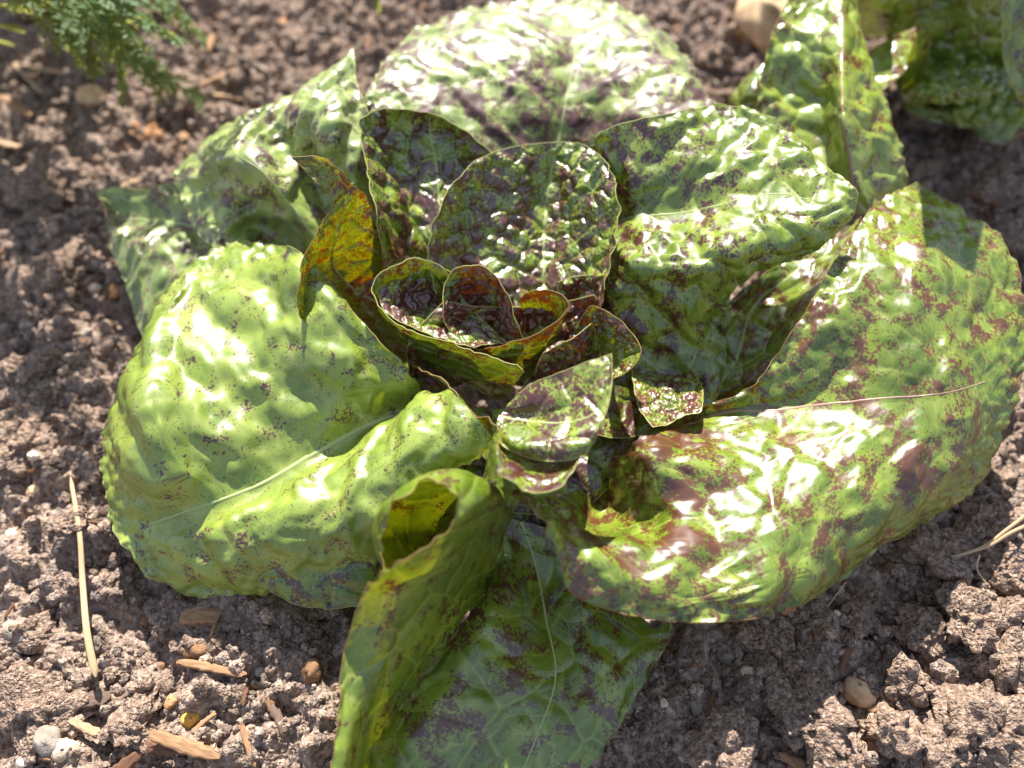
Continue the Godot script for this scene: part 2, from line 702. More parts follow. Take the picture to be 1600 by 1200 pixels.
func rest(o: Node3D, x: float, z: float, up: float) -> void:
	o.position = Vector3(x, soil_height(x, z) + up, z) * CM


func stone(at: Vector3, size: Vector3, mat: String, label: String, category := "stone", group := "", called := "stone") -> void:
	var o := put(called, lumps[3 if size.x > 1.5 else rng.randi() % 3], M[mat], self)
	o.rotation = Vector3(rng.randf_range(-0.4, 0.4), rng.randf() * TAU, rng.randf_range(-0.4, 0.4))
	o.scale = size * CM
	rest(o, at.x, at.z, size.y * 0.45)
	tag(o, label, category, group)


func clod(at: Vector3, size: Vector3, label: String, group := "") -> void:
	var o := put("soil_clod", lumps[4 + rng.randi() % 6], M.clod, self)
	o.rotation = Vector3(rng.randf_range(-0.5, 0.5), rng.randf() * TAU, rng.randf_range(-0.5, 0.5))
	o.scale = size * CM
	rest(o, at.x, at.z, size.y * 0.25)
	tag(o, label, "soil clod", group)


func chip(a: Vector3, b: Vector3, wide: float, thick: float, mat: String, label: String, called := "wood_chip", category := "wood chip", group := "") -> void:
	var o := put(called, splinters[rng.randi() % splinters.size()], M[mat + "_wood"], self)
	var pa := Vector3(a.x, maxf(soil_height(a.x, a.z), -0.2), a.z)
	var pb := Vector3(b.x, maxf(soil_height(b.x, b.z), -0.2), b.z)
	var mid := (pa + pb) * 0.5
	mid.y = maxf(mid.y, soil_height(mid.x, mid.z) + 0.02)
	var x := (pb - pa)
	x.y *= 0.6
	var l := x.length()
	x = x.normalized()
	var z := x.cross(Vector3.UP).rotated(x, rng.randf_range(-0.35, 0.35)).normalized()
	o.transform = Transform3D(x * l * CM, z.cross(x).normalized() * thick * CM, z * wide * CM, (mid + Vector3(0, thick * 0.15, 0)) * CM)
	tag(o, label, category, group)


func straw(path: Array, r0: float, r1: float, label: String, called := "straw", flat := 0.6) -> void:
	var row := PackedVector3Array()
	for v in path:
		row.append(Vector3(v.x, maxf(v.y, soil_height(v.x, v.z) + r0), v.z))
	var fine := refine(row, 28)
	var radii := PackedFloat32Array()
	for i in 28:
		radii.append(lerpf(r0, r1, i / 27.0) * (0.25 if i == 0 or i == 27 else 1.0))
	var base := fine[0]
	for i in 28:
		fine[i] -= base
	var o := put(called, tube(fine, radii, 7, flat), M.straw, self)
	o.position = base * CM
	tag(o, label, "straw")


func frond(stem: Array, reach: float, sd: int, plant: Node3D) -> void:
	# a feathery leaf: a stalk, pairs of side ribs and many narrow leaflets
	var r := RandomNumberGenerator.new()
	r.seed = sd
	var row := PackedVector3Array(stem)
	var line := refine(row, 30)
	var st := SurfaceTool.new()
	st.begin(Mesh.PRIMITIVE_TRIANGLES)
	for i in range(4, 30, 2):
		var t := float(i) / 29.0
		var dir := (line[i] - line[i - 1]).normalized()
		var side := dir.cross(Vector3.UP).normalized()
		for s in [-1.0, 1.0]:
			var l := reach * sin(PI * clampf(t * 0.85 + 0.12, 0.0, 1.0)) * r.randf_range(0.7, 1.1) * (0.55 + 0.45 * sin(i * 1.9)) if i < 28 else reach * 0.3
			var out: Vector3 = (dir * 0.5 + side * s + Vector3(0, r.randf_range(-0.3, 0.1), 0)).normalized()
			var steps := int(l / 0.15) + 2
			for k in steps:
				var u := float(k) / steps
				var at: Vector3 = line[i] + out * l * u + Vector3(0, -0.3 * u * u * l, 0) + dir * 0.35 * u * u * l
				for q in [-1.0, 1.0]:
					var d: Vector3 = (out * r.randf_range(0.3, 1.0) + dir * q * r.randf_range(0.6, 1.0) + Vector3(0, r.randf_range(-0.3, 0.3), 0)).normalized()
					var ll := r.randf_range(0.32, 0.58) * (1.15 - 0.6 * u)
					var w: Vector3 = d.cross(Vector3(r.randf_range(-0.4, 0.4), 1, r.randf_range(-0.4, 0.4))).normalized() * ll * 0.26
					var mid: Vector3 = at + d * ll * 0.5 + Vector3(0, 0.02, 0)
					for tri in [[at, mid + w, mid - w], [mid + w, at + d * ll, mid - w]]:
						for v in tri:
							st.add_vertex(v * CM)
	st.generate_normals()
	var o := put("frond", st.commit(), M.fern, plant)
	put("stalk", tube(line, PackedFloat32Array([0.09, 0.085, 0.08, 0.075, 0.07, 0.065, 0.06, 0.055, 0.05, 0.045, 0.04])), M.fern_stem, o)


func grass_leaf(path: Array, wide: float, plant: Node3D, called := "blade") -> void:
	var line := refine(PackedVector3Array(path), 24)
	var p := PackedVector3Array()
	for i in 24:
		var t := i / 23.0
		var d := (line[mini(i + 1, 23)] - line[maxi(i - 1, 0)]).normalized()
		var s := d.cross(Vector3.UP).normalized()
		var w := wide * pow(sin(PI * clampf(0.12 + t * 0.87, 0.0, 1.0)), 0.6)
		for k in [-1.0, -0.5, 0.0, 0.5, 1.0]:
			p.append((line[i] + s * k * w + Vector3(0, absf(k) * w * 0.45, 0)) * CM)
	put(called, sheet(24, 5, p, PackedVector2Array(), true), M.blade, plant)


func covered(x: float, z: float) -> bool:
	if Vector2((x - 0.2) / 11.5, (z + 4.2) / 8.2).length() < 1.0:
		return true
	return x > -4.6 and x < 4.0 and z > 2.0


func in_view(x: float, z: float) -> bool:
	return z > -29.0 and z < 11.5 and absf(x) < 15.9 + (11.3 - z) * 0.325


var scattered: Array = []

func remember(x: float, z: float, what: String) -> void:
	scattered.append([get_child(get_child_count() - 1), x, z, what])


func name_the_scattered() -> void:   # says where each scattered bit lies: from the nearest landmark, on which side, how near among its like
	var marks := [
		["the yellow pebble", Vector3(-10.34, 0.00, 9.72)], ["the flat tan chip", Vector3(-9.80, 0.00, 8.29)], ["the foot of the long straw", Vector3(-13.48, 0.00, 8.56)], ["the middle of the long straw", Vector3(-14.87, 0.00, 5.14)],
		["the top of the long straw", Vector3(-16.33, 0.00, 1.32)], ["the cream pebble", Vector3(-17.72, -0.00, -7.58)], ["the left tip of the dull outer leaf", Vector3(-19.23, 0.00, -13.35)], ["the lower left corner", Vector3(-15.58, 0.00, 11.10)],
		["the left border stone", Vector3(-16.65, 0.00, 6.92)], ["the pebble under the weeds", Vector3(-20.94, 0.00, -19.62)], ["the feathery frond tip", Vector3(-15.87, 0.00, -19.96)], ["the tan stick", Vector3(-15.02, 0.00, -21.87)],
		["the long brown stick", Vector3(-18.37, 0.00, -26.76)], ["the narrow leaf tip", Vector3(-8.47, 0.00, -23.97)], ["the big tan stone", Vector3(13.42, 0.00, -25.35)], ["the back leaf rim", Vector3(9.54, 0.00, -21.61)],
		["the second lettuce", Vector3(20.02, 0.00, -16.36)], ["the brown stick end", Vector3(21.50, 0.00, -12.54)], ["the dry grass", Vector3(16.83, 0.00, 3.96)], ["the tan pebble at right", Vector3(11.24, 0.00, 8.94)],
		["the lower right corner", Vector3(15.58, 0.00, 11.10)], ["the speckled grey pebble", Vector3(7.20, 0.00, 7.61)], ["the long grey clod", Vector3(9.20, 0.00, 9.29)], ["the broad pale chip", Vector3(-10.14, 0.00, 10.69)],
		["the clod at the left border", Vector3(-19.33, 0.00, -3.08)], ["the rusty pebble", Vector3(-17.50, 0.00, -17.49)], ["the blade tip at the upper border", Vector3(-7.41, 0.00, -27.52)], ["the pale chip at the left border", Vector3(-24.38, 0.00, -16.72)],
	]
	var heaps := {}
	for s in scattered:
		var best := 0
		for k in marks.size():
			if Vector2(marks[k][1].x - s[1], marks[k][1].z - s[2]).length() < Vector2(marks[best][1].x - s[1], marks[best][1].z - s[2]).length():
				best = k
		var d := Vector2(s[1] - marks[best][1].x, s[2] - marks[best][1].z)
		var side := "left of" if d.x < -absf(d.y) else ("right of" if d.x > absf(d.y) else ("above" if d.y < 0.0 else "below"))
		var key: String = "%s %s %s" % [s[3], side, marks[best][0]]
		if not heaps.has(key):
			heaps[key] = []
		heaps[key].append([d.length(), s[0]])
	var rank := ["nearest", "second nearest", "third nearest", "fourth nearest", "fifth nearest", "sixth nearest", "seventh nearest", "eighth nearest", "ninth nearest", "tenth nearest"]
	for key in heaps:
		var heap: Array = heaps[key]
		heap.sort_custom(func(a, b): return a[0] < b[0])
		for k in heap.size():
			heap[k][1].set_meta("label", key if heap.size() == 1 else "%s %s" % [rank[mini(k, 9)], key])


func small_things() -> void:
	for k in 4:
		lumps.append(lump(300 + k, 0.35, 0.06, 12, 18))
	for k in 6:
		lumps.append(lump(310 + k, 0.65, 0.5, 22, 30))
	for k in 9:
		splinters.append(splinter(k))
	# crumbs too many to count
	var spots: Array = [[], [], []]
	while spots[0].size() < 5200:
		var x := rng.randf_range(-29, 29)
		var z := rng.randf_range(-30, 12)
		if in_view(x, z) and not (covered(x * 1.15, z * 1.05) and rng.randf() < 0.9):
			for q in 3:
				spots[q].append(Vector2(x + rng.randfn(0.0, 0.5), z + rng.randfn(0.0, 0.5)))
	for q in 3:
		var mm := MultiMesh.new()
		mm.transform_format = MultiMesh.TRANSFORM_3D
		mm.use_colors = true
		mm.mesh = lump(330 + q, 0.6, 0.35, 7, 9)
		mm.instance_count = spots[q].size()
		for i in spots[q].size():
			var v: Vector2 = spots[q][i]
			var r := 0.055 + 0.20 * pow(rng.randf(), 3.0)
			var b := Basis.from_euler(Vector3(rng.randf() * TAU, rng.randf() * TAU, 0)).scaled_local(Vector3(r, r * rng.randf_range(0.6, 1.0), r * rng.randf_range(0.7, 1.5)) * CM)
			mm.set_instance_transform(i, Transform3D(b, Vector3(v.x, soil_height(v.x, v.y) + r * 0.35, v.y) * CM))
			var g := rng.randf_range(0.6, 1.3)
			var warm := rng.randf_range(-0.05, 0.06)
			mm.set_instance_color(i, Color(g * (1.0 + warm), g, g * (1.0 - warm)) if rng.randf() > 0.05 else Color(1.5, 1.45, 1.4))
		var o := MultiMeshInstance3D.new()
		o.name = numbered("soil_crumbs", self)
		o.multimesh = mm
		o.material_override = M.crumb
		add_child(o, true)
		tag(o, ["fine brown soil crumbs", "coarse brown soil crumbs", "grey brown soil crumbs"][q] + " scattered over the whole bed", "soil", "", "stuff")

	# clods one can point to
	for c in [
		[Vector3(14.84, 0.00, 4.39), Vector3(1.15, 0.8, 0.9), "sunlit crumbly clod touching the lower edge of the right leaf"],
		[Vector3(16.76, 0.00, 3.28), Vector3(1.0, 0.7, 0.8), "rough clod between the right leaf and the dry grass"],
		[Vector3(16.95, 0.00, 5.26), Vector3(1.0, 0.6, 0.8), "clod under the dry grass at the right border"],
		[Vector3(15.12, 0.00, 6.82), Vector3(1.1, 0.7, 0.9), "flat grey clod below the dry grass"],
		[Vector3(13.67, 0.00, 7.03), Vector3(0.9, 0.6, 0.7), "clod at the rim of the shadow of the right leaf"],
		[Vector3(16.09, 0.00, 8.19), Vector3(1.2, 0.8, 1.0), "big pale clod at the right border above the pale chip"],
		[Vector3(9.20, 0.00, 9.29), Vector3(1.0, 0.9, 1.9), "long grey clod standing in the shadow at the bottom"],
		[Vector3(11.76, 0.00, 6.49), Vector3(0.7, 0.5, 0.6), "shaded clod just under the right leaf"],
		[Vector3(12.75, 0.00, 8.60), Vector3(0.9, 0.7, 0.9), "shaded clod right of the tan pebble"],
		[Vector3(13.56, 0.00, 10.54), Vector3(1.1, 0.7, 0.8), "clod near the lower right corner"],
		[Vector3(11.71, 0.00, 10.35), Vector3(0.8, 0.6, 0.7), "dark clod below the tan pebble"],
		[Vector3(14.94, -0.00, 10.26), Vector3(1.5, 0.9, 1.2), "biggest sunlit clod, left of the pale split chip"],
		[Vector3(9.88, 0.00, 11.01), Vector3(1.2, 0.8, 1.0), "dark clod at the bottom edge right of the long grey clod"],
		[Vector3(6.35, 0.00, 10.82), Vector3(1.0, 0.7, 0.9), "dark clod at the bottom edge left of the long grey clod"],
		[Vector3(8.33, 0.00, 7.03), Vector3(0.9, 0.7, 0.8), "shaded clod above the bluish white pebble"],
		[Vector3(-21.89, 0.00, -13.35), Vector3(1.6, 0.9, 1.1), "broad clod at the left border below the weeds"],
		[Vector3(-16.73, 0.00, -1.01), Vector3(1.2, 0.7, 0.8), "clod between left leaf and the top of the long straw"],
		[Vector3(-18.36, 0.00, 0.11), Vector3(1.1, 0.6, 0.8), "clod at the left border above the tan pebble"],
		[Vector3(18.22, 0.00, 1.32), Vector3(0.9, 0.6, 0.8), "clod beside the right leaf at the right border"],
		[Vector3(20.30, 0.00, -18.66), Vector3(1.2, 1.3, 1.1), "shaded clod under the second lettuce"],
		[Vector3(-19.33, 0.00, -3.08), Vector3(1.2, 0.8, 0.9), "clod at the left border level with the heart"],
		[Vector3(-15.17, 0.00, 9.49), Vector3(1.3, 0.7, 1.2), "large flat clod in the lower left corner"],
		[Vector3(-12.05, 0.00, 9.78), Vector3(0.8, 0.5, 1.1), "grey brown clod left of the yellow pebble"],
		[Vector3(-19.68, 0.00, -8.72), Vector3(1.3, 0.8, 0.9), "broad clod left of the dull outer leaf"],
		[Vector3(-16.45, 0.00, 7.03), Vector3(0.9, 0.6, 0.7), "grey clod left of the long straw"],
		[Vector3(-16.92, 0.00, -19.14), Vector3(1.1, 0.7, 0.8), "clod below the tip of the feathery frond"],
		[Vector3(-11.28, 0.00, -24.79), Vector3(1.1, 0.7, 0.8), "clod above the narrow tip of the ridged leaf"],
		[Vector3(10.73, 0.00, -23.17), Vector3(1.0, 0.7, 0.8), "clod between the back leaf and the tan stone"],
	]:
		clod(c[0], c[1], c[2])
	var n := 0
	while n < 190:
		var x := rng.randf_range(-29, 29)
		var z := rng.randf_range(-29, 11.5)
		if in_view(x, z) and not covered(x, z):
			var r := 0.22 + 0.85 * pow(rng.randf(), 2.6)
			var where := "left of the lettuce" if x < -8.0 else ("right of the lettuce" if x > 8.0 else ("behind the lettuce" if z < -8.0 else "in front of the lettuce"))
			clod(Vector3(x, 0, z), Vector3(r * rng.randf_range(0.9, 1.4), r * 0.8, r), "soil clod", "small clods " + where)
			remember(x, z, ("small" if r < 0.4 else "middling") + " soil clod")
			n += 1

	# stones and pebbles
	lumps[3] = lump(347, 0.7, 0.16, 6, 8)
	stone(Vector3(13.54, 0.00, -25.23), Vector3(1.9, 1.1, 1.65), "tan_stone", "big pale tan stone between back leaf and upright leaf")
	for c in [
		[Vector3(-20.94, 0.00, -19.62), 0.62, "tan_stone", "tan pebble under the feathery frond"],
		[Vector3(-10.34, 0.00, 9.72), 0.27, "yellow_stone", "smooth yellow pebble left of the front leaf"],
		[Vector3(-10.94, 0.00, 9.29), 0.2, "orange_stone", "small orange bit beside the yellow pebble"],
		[Vector3(-14.55, 0.00, 10.45), 0.42, "grey_stone", "grey pebble near the lower left corner"],
		[Vector3(-13.93, 0.00, 10.73), 0.34, "white_stone", "whitish pebble touching the grey one in the lower left corner"],
		[Vector3(-15.25, 0.00, 11.06), 0.22, "white_stone", "small white pebble at the bottom left corner"],
		[Vector3(-16.65, 0.00, 6.92), 0.5, "grey_stone", "pale grey stone at the left border below the left leaf"],
		[Vector3(7.20, 0.00, 7.61), 0.34, "grey_stone", "speckled grey pebble in shade right of the front leaf"],
		[Vector3(7.65, 0.00, 8.43), 0.2, "white_stone", "bluish white pebble below the speckled grey one"],
		[Vector3(10.84, 0.00, 6.55), 0.11, "white_stone", "tiny white pebble under the rim of the right leaf"],
		[Vector3(9.19, 0.00, 6.38), 0.23, "orange_stone", "orange pebble touching the right leaf from below"],
		[Vector3(4.79, 0.00, 9.45), 0.13, "white_stone", "small white pebble right of the front leaf"],
		[Vector3(4.13, 0.00, 9.55), 0.17, "white_stone", "oval white pebble beside the edge of the front leaf"],
		[Vector3(5.89, 0.00, 9.45), 0.2, "grey_stone", "small grey pebble between white pebbles and long clod"],
		[Vector3(7.05, 0.00, 10.32), 0.2, "white_stone", "pale pebble left of the long grey clod"],
		[Vector3(11.24, 0.00, 8.94), 0.45, "tan_stone", "tan pebble in the shadow right of the long clod"],
		[Vector3(7.38, 0.00, 11.19), 0.2, "grey_stone", "grey blue pebble at the bottom edge"],
		[Vector3(15.97, 0.00, 4.98), 0.14, "orange_stone", "pinkish pebble below the dry grass stalks"],
		[Vector3(16.05, 0.00, 6.00), 0.12, "white_stone", "bright white pebble below the thin stalk"],
		[Vector3(-17.72, -0.00, -7.58), 0.25, "white_stone", "cream pebble left of the dull outer leaf"],
		[Vector3(-16.81, 0.00, -7.44), 0.3, "orange_stone", "orange tan pebble next to the cream pebble"],
		[Vector3(-17.37, 0.00, -5.06), 0.24, "grey_stone", "grey pebble below the cream pebble"],
		[Vector3(-18.02, 0.00, 3.43), 0.2, "white_stone", "white pebble at the left border"],
		[Vector3(-17.75, 0.00, 1.71), 0.27, "tan_stone", "tan pebble left of the top of the long straw"],
		[Vector3(-17.54, -0.00, 0.81), 0.18, "white_stone", "white pebble above the top of the long straw"],
		[Vector3(-9.64, 0.00, 7.46), 0.3, "brown_stone", "brown pebble above the flat tan chip"],
		[Vector3(-8.25, 0.00, 8.19), 0.24, "grey_stone", "whitish pebble at the right end of the flat tan chip"],
		[Vector3(-6.49, 0.00, 8.39), 0.34, "brown_stone", "brown pebble near the edge of the front leaf"],
		[Vector3(10.18, 0.00, -24.68), 0.28, "tan_stone", "tan pebble beside the big tan stone"],
		[Vector3(-12.56, 0.00, -26.48), 0.3, "orange_stone", "orange pebble at the upper border"],
		[Vector3(-17.50, 0.00, -17.49), 0.45, "orange_stone", "rusty pebble between feathery frond and ridged leaf"],
		[Vector3(20.12, 0.00, -13.35), 0.3, "brown_stone", "brown pebble between the second lettuce and the right leaf"],
	]:
		var r: float = c[1]
		stone(c[0], Vector3(r * 1.15, r * 0.85, r), c[2], c[3], "pebble", "", "pebble")
	n = 0
	while n < 90:
		var x := rng.randf_range(-29, 29)
		var z := rng.randf_range(-29, 11.5)
		if in_view(x, z) and not covered(x, z):
			var r := 0.09 + 0.2 * pow(rng.randf(), 2.0)
			var m: String = ["white", "grey", "orange", "tan", "brown", "brown", "brown"][rng.randi() % 7]
			stone(Vector3(x, 0, z), Vector3(r * rng.randf_range(1.0, 1.5), r * 0.8, r), m + "_stone", "pebble", "pebble", "tiny %s pebbles" % m, "pebble")
			remember(x, z, "tiny %s pebble" % m)
			n += 1

	# chips of wood and bark
	for c in [
		[Vector3(-10.93, 0.00, 8.08), Vector3(-8.64, 0.00, 8.51), 0.4, 0.2, "tan", "flat tan wood chip left of the front leaf"],
		[Vector3(-11.25, 0.00, 10.35), Vector3(-8.99, 0.00, 11.01), 0.62, 0.26, "tan", "broad pale wood chip at the bottom left of the front leaf"],
		[Vector3(-14.10, 0.00, 9.82), Vector3(-12.77, 0.00, 10.35), 0.42, 0.15, "pale", "small pale chip beside the dark grey flake"],
		[Vector3(-11.12, 0.00, 6.66), Vector3(-9.73, 0.00, 6.60), 0.85, 0.4, "tan", "crumpled tan bark piece below the left leaf"],
		[Vector3(-14.45, 0.00, 9.39), Vector3(-12.93, 0.00, 9.10), 0.75, 0.18, "grey", "dark grey flat flake at the foot of the long straw"],
		[Vector3(-8.55, 0.00, 9.97), Vector3(-7.95, 0.00, 11.21), 0.26, 0.2, "tan", "short stick standing right of the broad pale chip"],
		[Vector3(-10.03, -0.00, 10.26), Vector3(-9.42, 0.00, 9.63), 0.26, 0.18, "tan", "thin chip right of the yellow pebble"],
		[Vector3(10.63, 0.00, 8.43), Vector3(11.34, 0.00, 7.03), 0.34, 0.25, "brown", "upright brown splinter behind the tan pebble"],
		[Vector3(10.15, 0.00, 9.94), Vector3(10.71, 0.00, 8.90), 0.26, 0.2, "brown", "lower brown splinter left of the tan pebble"],
		[Vector3(15.36, 0.00, 9.63), Vector3(16.31, 0.00, 11.13), 0.6, 0.3, "pale", "pale split chip in the lower right corner"],
		[Vector3(9.92, 0.00, 7.42), Vector3(9.70, 0.00, 6.16), 0.3, 0.2, "brown", "dark brown splinter under the right leaf"],
		[Vector3(5.91, 0.00, 10.35), Vector3(6.60, 0.00, 8.84), 0.16, 0.12, "brown", "thin rust coloured splinter in shade at the bottom"],
		[Vector3(5.53, 0.00, 10.64), Vector3(5.93, 0.00, 10.13), 0.34, 0.2, "tan", "small tan chip below the rust coloured splinter"],
		[Vector3(20.85, 0.00, -13.03), Vector3(22.17, 0.00, -12.14), 0.6, 0.4, "brown", "brown stick end between second lettuce and right leaf"],
		[Vector3(22.02, 0.00, -12.22), Vector3(23.91, 0.00, -13.03), 0.55, 0.3, "grey", "grey stick at the right border above the right leaf"],
		[Vector3(-16.22, -0.00, -20.90), Vector3(-13.74, 0.00, -22.70), 0.55, 0.3, "tan", "tan stick right of the feathery frond"],
		[Vector3(-15.15, 0.00, -20.45), Vector3(-13.63, 0.00, -20.06), 0.5, 0.25, "pale", "pale chip under the tan stick"],
		[Vector3(-25.12, -0.00, -22.59), Vector3(-22.74, 0.00, -21.97), 0.55, 0.25, "pale", "pale chip in the shade under the weeds"],
		[Vector3(-21.36, 0.00, -18.80), Vector3(-19.85, 0.00, -17.63), 0.3, 0.15, "grey", "silvery splinter below the tan pebble"],
		[Vector3(-19.46, 0.00, -18.09), Vector3(-17.64, 0.00, -16.99), 0.5, 0.25, "tan", "tan chip below the feathery frond"],
		[Vector3(-25.06, 0.00, -16.90), Vector3(-23.63, 0.00, -16.49), 0.6, 0.25, "pale", "pale chip at the left border under the weeds"],
		[Vector3(-18.91, 0.00, -13.27), Vector3(-17.57, 0.00, -14.36), 0.4, 0.2, "pale", "pale splinter at the tip of the dull outer leaf"],
		[Vector3(-20.36, 0.00, -27.93), Vector3(-16.50, 0.00, -25.57), 0.6, 0.35, "brown", "long brown stick behind the feathery frond"],
		[Vector3(-25.70, 0.00, -19.86), Vector3(-23.72, 0.00, -18.42), 0.6, 0.3, "tan", "orange tan chip in the shade at the left border"],
	]:
		chip(c[0], c[1], c[2], c[3], c[4], c[5])
	n = 0
	while n < 110:
		var x := rng.randf_range(-29, 29)
		var z := rng.randf_range(-29, 11.5)
		if in_view(x, z) and not covered(x, z) and (x < 2.0 or rng.randf() < 0.45):
			var l := 0.4 + 1.5 * pow(rng.randf(), 1.8)
			var q := rng.randf() * TAU
			var m: String = ["tan", "brown", "brown", "brown", "grey"][rng.randi() % 5]
			var half := Vector3(cos(q), 0, sin(q)) * l * 0.5
			chip(Vector3(x, 0, z) - half, Vector3(x, 0, z) + half, l * rng.randf_range(0.18, 0.4), 0.1 + 0.1 * l, m, "wood chip", "wood_chip", "wood chip", "small %s splinters" % m)
			remember(x, z, "small %s wood splinter" % m)
			n += 1

	name_the_scattered()

	# dry straw
	straw([Vector3(-15.87, 0.80, 1.72), Vector3(-14.92, 0.90, 3.87), Vector3(-14.50, 0.60, 5.48), Vector3(-13.79, 0.80, 7.28), Vector3(-13.25, 0.50, 8.68)], 0.07, 0.125, "long pale straw lying left of the left leaf")
	straw([Vector3(14.85, 0.60, 4.77), Vector3(15.94, 1.10, 4.53), Vector3(16.83, 1.40, 3.99), Vector3(18.08, 1.60, 3.18)], 0.045, 0.07, "upper dry grass stalk at the right border", "dry_grass", 0.5)
	straw([Vector3(15.27, 0.70, 4.67), Vector3(16.11, 1.20, 4.53), Vector3(16.83, 1.50, 4.17), Vector3(17.96, 1.50, 3.70)], 0.04, 0.07, "lower dry grass stalk crossing the upper one", "dry_grass", 0.5)
	straw([Vector3(15.83, 1.00, 4.75), Vector3(15.76, 0.70, 5.18), Vector3(16.22, 0.30, 5.70)], 0.04, 0.025, "thin bent stalk hanging below the dry grass", "dry_grass")
	straw([Vector3(10.54, 0.40, 6.36), Vector3(10.87, 0.60, 5.99), Vector3(11.24, 0.70, 5.60)], 0.02, 0.02, "thin white fibre under the right leaf", "fibre")
	straw([Vector3(-25.39, 0.70, -21.81), Vector3(-24.31, 0.70, -20.60), Vector3(-23.44, 0.50, -19.72)], 0.07, 0.05, "thin straw in the shade under the weeds")

	# feathery weed, upper left
	var w := thing("feathery_weed", "feathery green weed with finely cut fronds in the upper left corner", "weed", Vector3.ZERO)
	frond([Vector3(-21.30, 7.00, -20.29), Vector3(-18.18, 6.40, -16.94), Vector3(-16.42, 4.60, -16.69), Vector3(-14.29, 2.60, -16.62)], 2.0, 1, w)
	frond([Vector3(-19.10, 9.00, -17.85), Vector3(-16.79, 8.00, -16.36), Vector3(-15.47, 7.00, -16.36), Vector3(-14.59, 5.40, -17.23)], 1.6, 2, w)
	frond([Vector3(-21.00, 8.00, -19.09), Vector3(-19.36, 7.00, -17.47), Vector3(-18.31, 6.00, -16.50), Vector3(-18.43, 4.00, -16.47)], 1.5, 3, w)
	frond([Vector3(-18.32, 9.00, -16.95), Vector3(-16.82, 8.00, -15.50), Vector3(-16.29, 6.50, -15.15), Vector3(-16.90, 4.00, -15.09)], 1.5, 4, w)
	frond([Vector3(-21.85, 8.00, -20.05), Vector3(-20.86, 9.00, -16.95), Vector3(-19.05, 9.00, -15.22), Vector3(-18.47, 7.50, -16.04)], 1.7, 5, w)
	frond([Vector3(-23.60, 7.00, -21.28), Vector3(-20.72, 7.00, -18.38), Vector3(-19.58, 6.00, -17.62), Vector3(-19.56, 4.00, -17.50)], 1.9, 11, w)
	frond([Vector3(-20.04, 7.00, -21.79), Vector3(-16.86, 7.00, -19.32), Vector3(-15.47, 6.00, -19.00), Vector3(-14.18, 4.00, -19.12)], 1.9, 12, w)
	frond([Vector3(-20.04, 7.00, -20.78), Vector3(-17.60, 7.00, -17.92), Vector3(-16.94, 5.00, -17.70), Vector3(-15.86, 3.00, -16.79)], 1.8, 13, w)
	frond([Vector3(-22.91, 7.00, -21.79), Vector3(-20.35, 7.40, -18.67), Vector3(-19.22, 7.00, -17.92), Vector3(-17.23, 6.00, -17.62)], 2.0, 14, w)
	frond([Vector3(-20.49, 9.00, -20.72), Vector3(-16.70, 11.00, -16.12), Vector3(-13.66, 12.00, -13.10), Vector3(-12.20, 11.00, -14.02)], 2.2, 6, w)
	frond([Vector3(-21.57, 9.00, -20.72), Vector3(-18.23, 12.00, -14.31), Vector3(-16.27, 13.00, -11.74), Vector3(-14.08, 13.00, -11.36)], 2.4, 7, w)
	frond([Vector3(-23.19, 9.00, -20.72), Vector3(-19.81, 12.00, -14.31), Vector3(-19.16, 12.00, -13.10), Vector3(-18.97, 11.00, -13.61)], 2.4, 8, w)
	frond([Vector3(-18.61, 9.00, -21.73), Vector3(-14.64, 11.00, -17.45), Vector3(-11.42, 12.00, -15.14), Vector3(-10.01, 10.00, -17.47)], 2.2, 9, w)
	var g := thing("grass_tuft", "blurred yellow green broad blades at the upper left corner", "grass tuft", Vector3.ZERO)
	grass_leaf([Vector3(-26.94, 5.00, -23.62), Vector3(-23.43, 6.50, -19.17), Vector3(-22.36, 6.00, -18.54), Vector3(-22.63, 4.00, -20.97)], 0.7, g)
	grass_leaf([Vector3(-27.62, 4.00, -23.12), Vector3(-23.83, 5.50, -18.82), Vector3(-22.88, 5.00, -18.62), Vector3(-22.90, 3.60, -20.07)], 0.6, g)
	grass_leaf([Vector3(-26.55, 6.00, -24.06), Vector3(-21.92, 8.00, -18.62), Vector3(-20.65, 7.50, -18.05), Vector3(-20.28, 5.50, -19.29)], 0.7, g)
	grass_leaf([Vector3(-28.61, 3.00, -22.56), Vector3(-24.95, 4.50, -18.88), Vector3(-24.10, 4.00, -19.03), Vector3(-23.82, 2.80, -20.23)], 0.5, g)
	grass_leaf([Vector3(-27.36, 6.00, -22.99), Vector3(-22.20, 10.00, -16.58), Vector3(-19.61, 11.00, -14.84), Vector3(-18.59, 10.00, -15.28)], 0.9, g)
	for k in 7:   # the part of the tuft above the picture, which shades the corner
		var at := Vector3(-37.0 + 2.4 * k, 0, -37.0 + rng.randf_range(-2, 2))
		grass_leaf([at, at + Vector3(0.3, 8, 0.3), at + Vector3(rng.randf_range(-1, 1), 13, 2.0), at + Vector3(rng.randf_range(-2, 2), 14.5, 5.5)], 1.3, g)
	var t := thing("grass_tuft", "single green blade tip at the upper border left of the back leaf", "grass tuft", Vector3.ZERO)
	grass_leaf([Vector3(-7.47, 3.00, -26.96), Vector3(-6.98, 3.40, -24.61), Vector3(-6.81, 2.80, -23.92), Vector3(-6.83, 1.80, -24.25)], 0.28, t)


